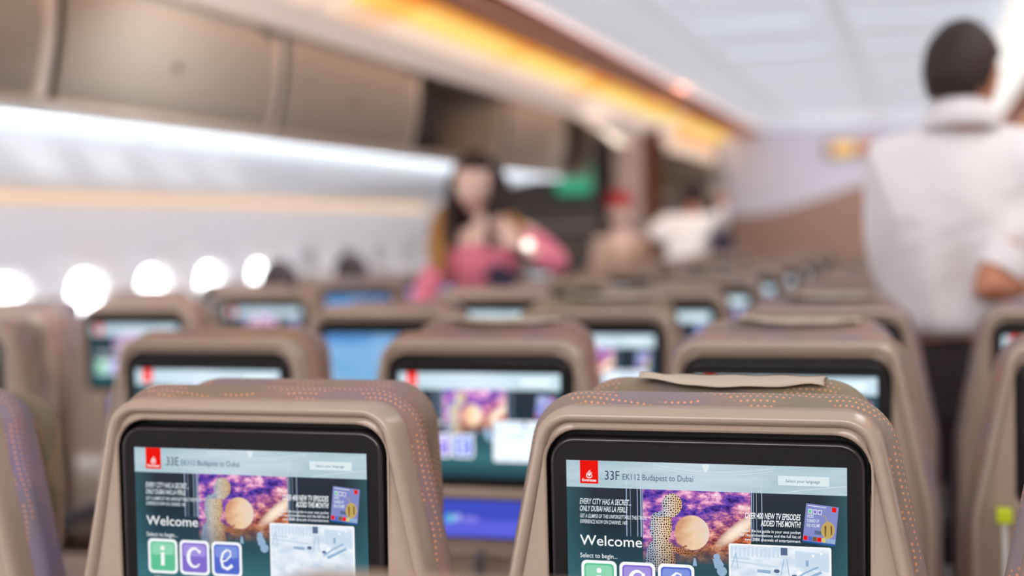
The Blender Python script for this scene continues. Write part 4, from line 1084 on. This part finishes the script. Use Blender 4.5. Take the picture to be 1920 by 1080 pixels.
def hair_cap(name, hm, m, parent, grow=0.010, front=0.30, nape=-0.55, ears=0.0, seed=0, top=0.0):
    """hair following the skull; keeps what lies behind a sloping hairline"""
    me0 = head_mesh(); bm = bmesh.new(); bm.from_mesh(me0)
    kill = []
    for v in bm.verts:
        x, y, z = v.co.x / 0.076, v.co.y / 0.094, v.co.z / 0.116
        if abs(v.co.x) > 0.0765 and z < 0.3: kill.append(v); continue
        line = front - 0.02 if y < -0.35 else (ears if y < 0.30 else nape)
        if -0.35 <= y < 0.0: line = front + (ears - front) * (y + 0.35) / 0.35
        if 0.30 > y >= 0.0: line = ears + (nape - ears) * (y / 0.30) ** 2
        if z < line: kill.append(v)
    bmesh.ops.delete(bm, geom=kill, context='VERTS')
    loose = [v for v in bm.verts if not v.link_faces]; bmesh.ops.delete(bm, geom=loose, context='VERTS')
    bm.normal_update()
    for v in bm.verts:
        n_ = v.co.normalized(); q = mnoise.noise(v.co * 60 + Vector((seed, 0, 0)))
        k = max(0.0, v.co.z / 0.116)
        v.co += n_ * (grow * (0.65 + 0.5 * k) + top * k ** 2 + 0.0022 * q)
    me = bpy.data.meshes.new(name); bm.to_mesh(me); bm.free(); bpy.data.meshes.remove(me0)
    o = child_mesh(name, me, hm, m, parent)
    s = o.modifiers.new('thick', 'SOLIDIFY'); s.thickness = grow + 0.006; s.offset = -1
    return o
SKIN_M = mat('warm_tan_skin', (196, 132, 102), 0.5); SKIN_L = mat('light_rosy_skin', (246, 208, 192), 0.45); SKIN_B = mat('brown_skin', (176, 118, 88), 0.5)
HAIRD = mat('dark_brown_hair', (46, 28, 27), 0.65, bump=0.8, bscale=500); HAIRG = mat('golden_brown_hair', (176, 124, 60), 0.5, bump=0.8, bscale=500)
SHIRT = mat('white_shirt_cloth', (234, 230, 234), 0.8, bump=0.2, bscale=60); SHIRT2 = mat('cream_shirt_cloth', (232, 224, 214), 0.8)
TROU = mat('dark_trouser_cloth', (40, 30, 34), 0.85); PINK = mat('pink_top_cloth', (242, 136, 162), 0.75); NAVY = mat('navy_cloth', (46, 42, 66), 0.8)
SHOE = mat('black_shoe_leather', (26, 24, 26), 0.35)

# the man in the white shirt, seen from behind, head turned slightly right
mh = hmat((0.298, 2.325, 1.640), rz=PI - 0.62, rx=0.06, s=1.07)
N = {'pelvis': ((0.30, 2.335, 0.94), (0.085, 0.065)), 'waist': ((0.30, 2.335, 1.08), (0.085, 0.065)), 'chest': ((0.295, 2.325, 1.30), (0.145, 0.10)), 'upper': ((0.295, 2.325, 1.43), (0.12, 0.085)),
     'neck': ((0.295, 2.325, 1.52), 0.056), 'nk2': ((0.293, 2.322, 1.60), 0.056),
     'shl': ((0.13, 2.325, 1.455), 0.055), 'ell': ((0.125, 2.37, 1.18), 0.036), 'wrl': ((0.17, 2.425, 0.99), 0.024),
     'shr': ((0.465, 2.325, 1.445), 0.038), 'uar': ((0.435, 2.26, 1.29), 0.032), 'elr': ((0.335, 2.17, 1.118), 0.056), 'far': ((0.44, 2.235, 1.150), 0.050), 'wrr': ((0.575, 2.36, 1.26), 0.026),
     'hil': ((0.215, 2.335, 0.86), 0.055), 'knl': ((0.225, 2.345, 0.50), 0.055), 'anl': ((0.225, 2.345, 0.10), 0.038), 'tol': ((0.225, 2.42, 0.045), 0.032),
     'hir': ((0.385, 2.335, 0.86), 0.055), 'knr': ((0.375, 2.345, 0.50), 0.055), 'anr': ((0.375, 2.345, 0.10), 0.038), 'tor': ((0.375, 2.42, 0.045), 0.032)}
ED = [('pelvis', 'waist'), ('waist', 'chest'), ('chest', 'upper'), ('upper', 'neck'), ('neck', 'nk2'), ('upper', 'shl'), ('shl', 'ell'), ('ell', 'wrl'), ('upper', 'shr'), ('shr', 'uar'), ('uar', 'elr'), ('elr', 'far'), ('far', 'wrr'),
      ('pelvis', 'hil'), ('hil', 'knl'), ('knl', 'anl'), ('anl', 'tol'), ('pelvis', 'hir'), ('hir', 'knr'), ('knr', 'anr'), ('anr', 'tor')]
hand_nodes(N, ED, 'wrl', (0.17, 2.425, 0.99), (0.15, -0.02, -0.95), (0.4, -0.8, 0.1), 0.5, 'L')
hand_nodes(N, ED, 'wrr', (0.575, 2.36, 1.26), (0.5, 0.3, 0.45), (-0.6, 0.2, 0.6), 0.5, 'R')
man = fuse('person', [(skinned('b', N, ED, 'pelvis'), I4), (head_mesh(), mh)], SKIN_M, 0.0055)
tag(man, 'man in white shirt and dark trousers seen from behind, elbow bent', 'person')
face_bits(man, mh, mat('lip_tan', (170, 100, 90), 0.4))
hair_cap('hair', mh, HAIRD, man, 0.013, 0.42, -0.42, 0.10, 3, top=0.010)
SN = {'p': ((0.290, 2.33, 0.985), (0.185, 0.122)), 'w': ((0.29, 2.33, 1.09), (0.195, 0.132)), 'c': ((0.29, 2.32, 1.28), (0.215, 0.135)), 'u': ((0.292, 2.32, 1.415), (0.175, 0.12)), 'n': ((0.293, 2.32, 1.545), (0.092, 0.092)),
      'sl': ((0.118, 2.325, 1.435), 0.078), 'el': ((0.118, 2.36, 1.20), 0.066), 'e2': ((0.165, 2.40, 1.04), 0.050),
      'sr': ((0.475, 2.32, 1.435), 0.080), 'mr': ((0.452, 2.285, 1.34), 0.078), 'er': ((0.415, 2.225, 1.205), 0.070)}
SE = [('p', 'w'), ('w', 'c'), ('c', 'u'), ('u', 'n'), ('u', 'sl'), ('sl', 'el'), ('el', 'e2'), ('u', 'sr'), ('sr', 'mr'), ('mr', 'er')]
sh_ = skinned('s', SN, SE, 'p', 2)
for v in sh_.vertices:      # soft folds of loose cloth
    c = v.co; v.co.y += 0.022 * math.sin(c.x * 34 + c.z * 9) * max(0, 1 - abs(c.z - 1.15) / 0.3) + 0.026 * mnoise.noise(Vector((c.x * 9, c.y * 5, c.z * 5)))
    v.co.x += 0.006 * mnoise.noise(Vector((c.z * 14, c.x * 4, 2.2)))
so = fuse('shirt', [(sh_, I4)], SHIRT, 0.007, 3); so.parent = man
# collar
bm = bmesh.new(); ringv = []
for j, (rr, zz, dz_) in enumerate(((0.070, 1.515, 0), (0.068, 1.565, 0.0), (0.073, 1.572, 0), (0.086, 1.550, 0), (0.102, 1.505, 0))):
    ringv.append([bm.verts.new((0.294 + rr * math.cos(a), 2.322 + rr * 1.05 * math.sin(a), zz - 0.016 * math.sin(a))) for a in [2 * PI * i / 32 for i in range(32)]])
for a, b in zip(ringv, ringv[1:]):
    for i in range(32): bm.faces.new((a[i], a[(i + 1) % 32], b[(i + 1) % 32], b[i]))
me = bpy.data.meshes.new('collar'); bm.to_mesh(me); bm.free(); c = child_mesh('collar', me, I4, SHIRT, so)
sm = c.modifiers.new('thick', 'SOLIDIFY'); sm.thickness = 0.003
tube('cuff', [(0.378, 2.205, 1.155), (0.408, 2.228, 1.205)], [0.062, 0.070], SHIRT, so, n=22)
TN = {'p0': ((0.30, 2.335, 1.03), (0.150, 0.108)), 'p': ((0.30, 2.335, 0.935), (0.168, 0.118)), 'hl': ((0.213, 2.335, 0.82), 0.112), 'kl': ((0.225, 2.345, 0.50), 0.070), 'al': ((0.225, 2.345, 0.09), 0.060),
      'hr': ((0.387, 2.335, 0.82), 0.112), 'kr': ((0.375, 2.345, 0.50), 0.070), 'ar': ((0.375, 2.345, 0.09), 0.060)}
TE = [('p0', 'p'), ('p', 'hl'), ('hl', 'kl'), ('kl', 'al'), ('p', 'hr'), ('hr', 'kr'), ('kr', 'ar')]
fuse('trousers', [(skinned('t', TN, TE, 'p'), I4)], TROU, 0.008).parent = man
for x in (0.225, 0.375):
    box('shoe', (x - 0.042, 2.285, 0.0), (x + 0.042, 2.475, 0.085), SHOE, man, 0.03, 4)

# the woman in pink, facing the camera, arm folded up to her chin
wh = hmat((-1.452, 3.79, 1.462), rz=0.10, rx=0.14, ry=0.06, s=1.0)
N = {'pelvis': ((-1.47, 3.98, 0.84), (0.09, 0.07)), 'waist': ((-1.46, 3.93, 1.00), (0.105, 0.08)), 'chest': ((-1.435, 3.86, 1.17), (0.125, 0.09)), 'upper': ((-1.425, 3.835, 1.27), (0.10, 0.07)),
     'neck': ((-1.44, 3.825, 1.33), 0.044), 'nk2': ((-1.448, 3.805, 1.40), 0.046),
     'shl': ((-1.575, 3.83, 1.225), 0.046), 'ell': ((-1.66, 3.72, 1.02), 0.036), 'wrl': ((-1.58, 3.56, 0.90), 0.024),
     'shr': ((-1.265, 3.84, 1.275), 0.048), 'elr': ((-1.105, 3.76, 1.150), 0.038), 'wrr': ((-1.245, 3.66, 1.225), 0.024),
     'hil': ((-1.55, 3.98, 0.78), 0.055), 'knl': ((-1.54, 3.95, 0.45), 0.055), 'anl': ((-1.54, 3.99, 0.10), 0.035), 'tol': ((-1.54, 3.87, 0.04), 0.03),
     'hir': ((-1.39, 3.98, 0.78), 0.055), 'knr': ((-1.40, 3.95, 0.45), 0.055), 'anr': ((-1.40, 3.99, 0.10), 0.035), 'tor': ((-1.40, 3.87, 0.04), 0.03)}
ED = [('pelvis', 'waist'), ('waist', 'chest'), ('chest', 'upper'), ('upper', 'neck'), ('neck', 'nk2'), ('upper', 'shl'), ('shl', 'ell'), ('ell', 'wrl'), ('upper', 'shr'), ('shr', 'elr'), ('elr', 'wrr'),
      ('pelvis', 'hil'), ('hil', 'knl'), ('knl', 'anl'), ('anl', 'tol'), ('pelvis', 'hir'), ('hir', 'knr'), ('knr', 'anr'), ('anr', 'tor')]
hand_nodes(N, ED, 'wrl', (-1.58, 3.56, 0.90), (0.4, -0.4, -0.7), (0.8, 0.1, 0.2), 0.4, 'L')
hand_nodes(N, ED, 'wrr', (-1.245, 3.66, 1.225), (-0.62, -0.10, 0.75), (-0.5, -0.2, -0.6), 0.55, 'R')
wom = fuse('person', [(skinned('b', N, ED, 'pelvis'), I4), (head_mesh(), wh)], SKIN_L, 0.0055)
tag(wom, 'woman with long dark hair in a pink top, hand raised, facing us', 'person')
face_bits(wom, wh, mat('lip_rose', (200, 96, 100), 0.35))
hr_ = hair_cap('hair', wh, HAIRD, wom, 0.016, 0.50, -0.75, 0.12, 9)
tube('back_hair', [(-1.45, 3.835, 1.52), (-1.452, 3.868, 1.42), (-1.452, 3.875, 1.32), (-1.450, 3.885, 1.20)], [0.070, 0.092, 0.100, 0.070], HAIRD, hr_, n=16)
def lock(pts, rad, m, nm='hair_lock'):
    o = tube(nm, pts, rad, m, hr_, n=12); return o
for s, x0, sx in ((-1, -1.535, 1), (1, -1.372, 1)):
    lock([(x0 + s * -0.035, 3.775, 1.53), (x0 + s * 0.004, 3.775, 1.47), (x0 + s * 0.010, 3.77, 1.38), (x0 + s * 0.004, 3.755, 1.30), (x0 - 0.005, 3.745, 1.22)], [0.016, 0.025, 0.028, 0.030, 0.020], HAIRD)
    lock([(x0 + s * -0.02, 3.82, 1.55), (x0 + s * 0.016, 3.83, 1.46), (x0 + s * 0.024, 3.83, 1.36), (x0 + s * 0.03, 3.81, 1.28)], [0.022, 0.030, 0.034, 0.024], HAIRD)
for pts, rad in (([(-1.585, 3.79, 1.38), (-1.605, 3.775, 1.30), (-1.610, 3.76, 1.22), (-1.600, 3.75, 1.13)], [0.016, 0.032, 0.034, 0.018]),
                 ([(-1.330, 3.82, 1.34), (-1.300, 3.80, 1.31), (-1.285, 3.79, 1.27), (-1.29, 3.78, 1.22)], [0.016, 0.030, 0.030, 0.014]),
                 ([(-1.56, 3.77, 1.30), (-1.575, 3.75, 1.22), (-1.575, 3.74, 1.12)], [0.018, 0.028, 0.014])):
    lock(pts, rad, HAIRG)['label'] = 'golden brown hair ends'
SN = {'p': ((-1.465, 3.95, 0.88), (0.165, 0.12)), 'w': ((-1.455, 3.92, 1.00), (0.135, 0.10)), 'c': ((-1.435, 3.86, 1.14), (0.150, 0.105)), 'u': ((-1.425, 3.85, 1.215), (0.125, 0.085)),
      'sl': ((-1.572, 3.83, 1.205), 0.062), 'el': ((-1.66, 3.72, 1.02), 0.052), 'wl': ((-1.60, 3.61, 0.93), 0.040),
      'sr': ((-1.262, 3.845, 1.262), 0.064), 'er': ((-1.100, 3.76, 1.140), 0.056), 'wr': ((-1.200, 3.685, 1.195), 0.038)}
SE = [('p', 'w'), ('w', 'c'), ('c', 'u'), ('u', 'sl'), ('sl', 'el'), ('el', 'wl'), ('u', 'sr'), ('sr', 'er'), ('er', 'wr')]
fuse('top', [(skinned('s', SN, SE, 'p'), I4)], PINK, 0.008).parent = wom
tube('dark_sash', [(-1.38, 3.735, 1.13), (-1.30, 3.735, 1.07), (-1.20, 3.76, 1.03), (-1.10, 3.80, 1.02)], [0.035, 0.06, 0.065, 0.03], NAVY, wom, n=14)
TN = {'p0': ((-1.465, 3.96, 0.95), (0.14, 0.105)), 'p': ((-1.47, 3.98, 0.86), (0.155, 0.115)), 'hl': ((-1.55, 3.98, 0.76), 0.105), 'kl': ((-1.54, 3.95, 0.45), 0.066), 'al': ((-1.54, 3.99, 0.09), 0.05),
      'hr': ((-1.39, 3.98, 0.78), 0.096), 'kr': ((-1.40, 3.95, 0.45), 0.066), 'ar': ((-1.40, 3.99, 0.09), 0.05)}
fuse('trousers', [(skinned('t', TN, TE, 'p'), I4)], NAVY, 0.008).parent = wom
for x in (-1.54, -1.40): box('shoe', (x - 0.038, 3.84, 0.0), (x + 0.038, 4.04, 0.07), SHOE, wom, 0.025, 4)
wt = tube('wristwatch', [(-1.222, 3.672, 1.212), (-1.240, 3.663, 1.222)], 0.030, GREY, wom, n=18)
tube('watch_glint', [(-1.205, 3.645, 1.228), (-1.200, 3.632, 1.230)], 0.017, emit('watch_glint_glow', (255, 236, 226), 3.5), wt, n=18)  # glint on the watch, made as a small glowing disc

def simple_person(label, head, rz, shirt_m, skin_m, hair_m, lean=(0, 0), seated=False, trou=TROU, arms=None, ground=0.0, hs=1.0, bulk=0.0):
    """a whole figure from the head downwards; lean = offset of the pelvis from under the head"""
    hx, hy, hz = head; fx, fy = math.sin(rz), -math.cos(rz)          # facing direction
    rx_, ry_ = math.cos(rz), math.sin(rz)                            # towards the figure's own left in the picture plane
    P = lambda side, fwd, z: (hx + rx_ * side + fx * fwd, hy + ry_ * side + fy * fwd, z)
    tk = 1.0 if not seated else 0.66      # slouched torso
    pz = (hz - 0.68) if not seated else hz - 0.48
    px, py = lean
    def Q(side, t, z): return (hx + rx_ * side + px * t, hy + ry_ * side + py * t, z)
    N = {'pelvis': (Q(0, 1, pz), (0.13, 0.10)), 'waist': (Q(0, 0.75, pz + tk * 0.16), (0.115, 0.085)), 'chest': (Q(0, 0.4, pz + tk * 0.34), (0.135, 0.10)), 'upper': (Q(0, 0.2, pz + tk * 0.46), (0.115, 0.08)),
         'neck': (Q(0, 0.08, pz + tk * 0.55), 0.052), 'nk2': (Q(0, 0, hz - 0.06), 0.052)}
    ED = [('pelvis', 'waist'), ('waist', 'chest'), ('chest', 'upper'), ('upper', 'neck'), ('neck', 'nk2')]
    arms = arms or {}
    for k, s in (('l', -1), ('r', 1)):
        sh = Vector(Q(s * 0.165, 0.22, pz + tk * 0.48)); a = arms.get(k)
        el = Vector(a[0]) if a else sh + Vector((rx_ * s * 0.03 + fx * 0.04, ry_ * s * 0.03 + fy * 0.04, -0.28))
        wr = Vector(a[1]) if a else el + Vector((fx * 0.20 - rx_ * s * 0.04, fy * 0.20 - ry_ * s * 0.04, -0.08))
        N['sh' + k] = (tuple(sh), 0.050); N['el' + k] = (tuple(el), 0.038); N['wr' + k] = (tuple(wr), 0.026)
        ED += [('upper', 'sh' + k), ('sh' + k, 'el' + k), ('el' + k, 'wr' + k)]
        hand_nodes(N, ED, 'wr' + k, tuple(wr), tuple((wr - el).normalized()), (-rx_ * s, -ry_ * s, 0.3), 0.45, k.upper())
        hip = Vector(Q(s * 0.085, 1, pz - 0.04))
        if seated: kn = hip + Vector((fx * 0.40, fy * 0.40, 0.02)); an = kn + Vector((0, 0, -(kn.z - 0.10)))
        else: kn = hip + Vector((fx * 0.02, fy * 0.02, -(hip.z - 0.48))); an = Vector((hip.x, hip.y, 0.10))
        N['hi' + k] = (tuple(hip), 0.085); N['kn' + k] = (tuple(kn), 0.056); N['an' + k] = (tuple(an), 0.038); N['to' + k] = ((an.x + fx * 0.10, an.y + fy * 0.10, 0.04), 0.03)
        ED += [('pelvis', 'hi' + k), ('hi' + k, 'kn' + k), ('kn' + k, 'an' + k), ('an' + k, 'to' + k)]
    hmx = hmat((hx, hy, hz), rz=rz, s=hs)
    o = fuse('person', [(skinned('b', N, ED, 'pelvis'), I4), (head_mesh(), hmx)], skin_m, 0.007)
    tag(o, label, 'person')
    hair_cap('hair', hmx, hair_m, o, 0.014, 0.42, -0.5, 0.12, random.random() * 9)
    face_bits(o, hmx, mat('lip_tan', (170, 100, 90), 0.4))
    SN = {k: (N[k][0], tuple(r + 0.022 + bulk for r in N[k][1])) for k in ('pelvis', 'waist', 'chest', 'upper')}
    for k in ('l', 'r'):
        SN['sh' + k] = (N['sh' + k][0], 0.066 + bulk); SN['el' + k] = (N['el' + k][0], 0.054 + bulk)
        w_ = Vector(N['el' + k][0]).lerp(Vector(N['wr' + k][0]), 0.85); SN['wr' + k] = (tuple(w_), 0.038)
    SE = [('pelvis', 'waist'), ('waist', 'chest'), ('chest', 'upper')] + [e for k in ('l', 'r') for e in (('upper', 'sh' + k), ('sh' + k, 'el' + k), ('el' + k, 'wr' + k))]
    fuse('shirt', [(skinned('s', SN, SE, 'pelvis'), I4)], shirt_m, 0.010).parent = o
    TN = {'pelvis': (N['pelvis'][0], (0.145, 0.112))}
    for k in ('l', 'r'): TN['hi' + k] = (N['hi' + k][0], 0.097); TN['kn' + k] = (N['kn' + k][0], 0.068); TN['an' + k] = (N['an' + k][0], 0.055)
    TE_ = [e for k in ('l', 'r') for e in (('pelvis', 'hi' + k), ('hi' + k, 'kn' + k), ('kn' + k, 'an' + k))]
    fuse('trousers', [(skinned('t', TN, TE_, 'pelvis'), I4)], trou, 0.010).parent = o
    for k in ('l', 'r'):
        a = Vector(N['an' + k][0]); b = Vector(N['to' + k][0])
        tube('shoe', [(a.x - fx * 0.05, a.y - fy * 0.05, 0.045), (a.x, a.y, 0.05), (b.x, b.y, 0.042), (b.x + fx * 0.03, b.y + fy * 0.03, 0.035)], [0.032, 0.044, 0.040, 0.02], SHOE, o, n=14)
    return o
# seated passengers whose dark hair shows over the seats
simple_person('seated passenger, dark hair showing above a seat between the bright windows', (-2.48, 4.195, 1.045), PI, NAVY, SKIN_M, HAIRD, (0, 0.02), True)
simple_person('seated passenger, dark hair showing just left of the woman in pink', (-2.48, 5.00, 1.06), PI, TROU, SKIN_M, HAIRD, (0, 0.02), True)
# crew member with the red hat and passengers in white at the far end of the left aisle
cr = simple_person('cabin crew member in a beige outfit with a red hat beside the galley', (-1.92, 8.62, 1.385), 0.5, mat('beige_uniform', (206, 172, 150), 0.7), SKIN_L, HAIRD, (0.02, 0.0), trou=mat('beige_skirt', (196, 160, 136), 0.7))
RED = mat('red_hat_felt', (196, 26, 36), 0.7)
loft('hat', [[(-1.92 + (0.088 * s_) * math.cos(a), 8.63 + (0.10 * s_) * math.sin(a), z) for a in [2 * PI * i / 28 for i in range(28)]] for s_, z in ((1.0, 1.440), (1.04, 1.46), (1.04, 1.515), (0.88, 1.54), (0.3, 1.545))], RED, cr, sharp=50)
simple_person('person in a white shirt bending away, far end left of the bulkhead', (-1.37, 8.52, 1.50), PI, mat('bright_white_shirt', (246, 240, 238), 0.8), SKIN_M, HAIRD, (-0.05, -0.20), trou=NAVY,
              arms={'l': ((-1.15, 8.42, 1.33), (-1.17, 8.62, 1.42)), 'r': ((-1.64, 8.36, 1.22), (-1.56, 8.60, 1.24))}, bulk=0.022)
t = thing('shoulder_bag', 'small navy bag hanging beside the bending person in white', 'bag', (-1.135, 8.22, 1.04))
loft('bag_body', [[(x_, y_, z_) for x_, z_ in round_poly([(-0.085, 0.0, 0.03), (0.085, 0.0, 0.03), (0.075, 0.20, 0.04), (-0.075, 0.20, 0.04)], i, 5)] for i, y_ in ((0.015, -0.045), (0, -0.03), (0, 0.03), (0.015, 0.045))], NAVY, t)
tube('strap', [(-0.06, 0.0, 0.19), (-0.03, 0.08, 0.30), (0.02, 0.14, 0.335), (0.05, 0.08, 0.29), (0.065, 0.0, 0.19)], 0.009, NAVY, t)

# cable with yellow-green plug hanging on the seat back right of 33F
t = thing('charging_cable', 'white cable with a yellow-green plug hanging on a seat back at the right edge', 'cable', (0.322, PITCH - 0.014, ZA - 0.20))
box('plug', (-0.011, -0.016, -0.012), (0.011, 0.006, 0.010), mat('yellow_green_plastic', (214, 232, 40), 0.4), t, 0.003)
tube('cord', [(0.0, -0.006, -0.010), (0.001, -0.009, -0.05), (0.002, -0.009, -0.14), (0.0, -0.009, -0.26), (0.004, -0.010, -0.40)], 0.0038, mat('white_cord', (238, 238, 236), 0.4), t)
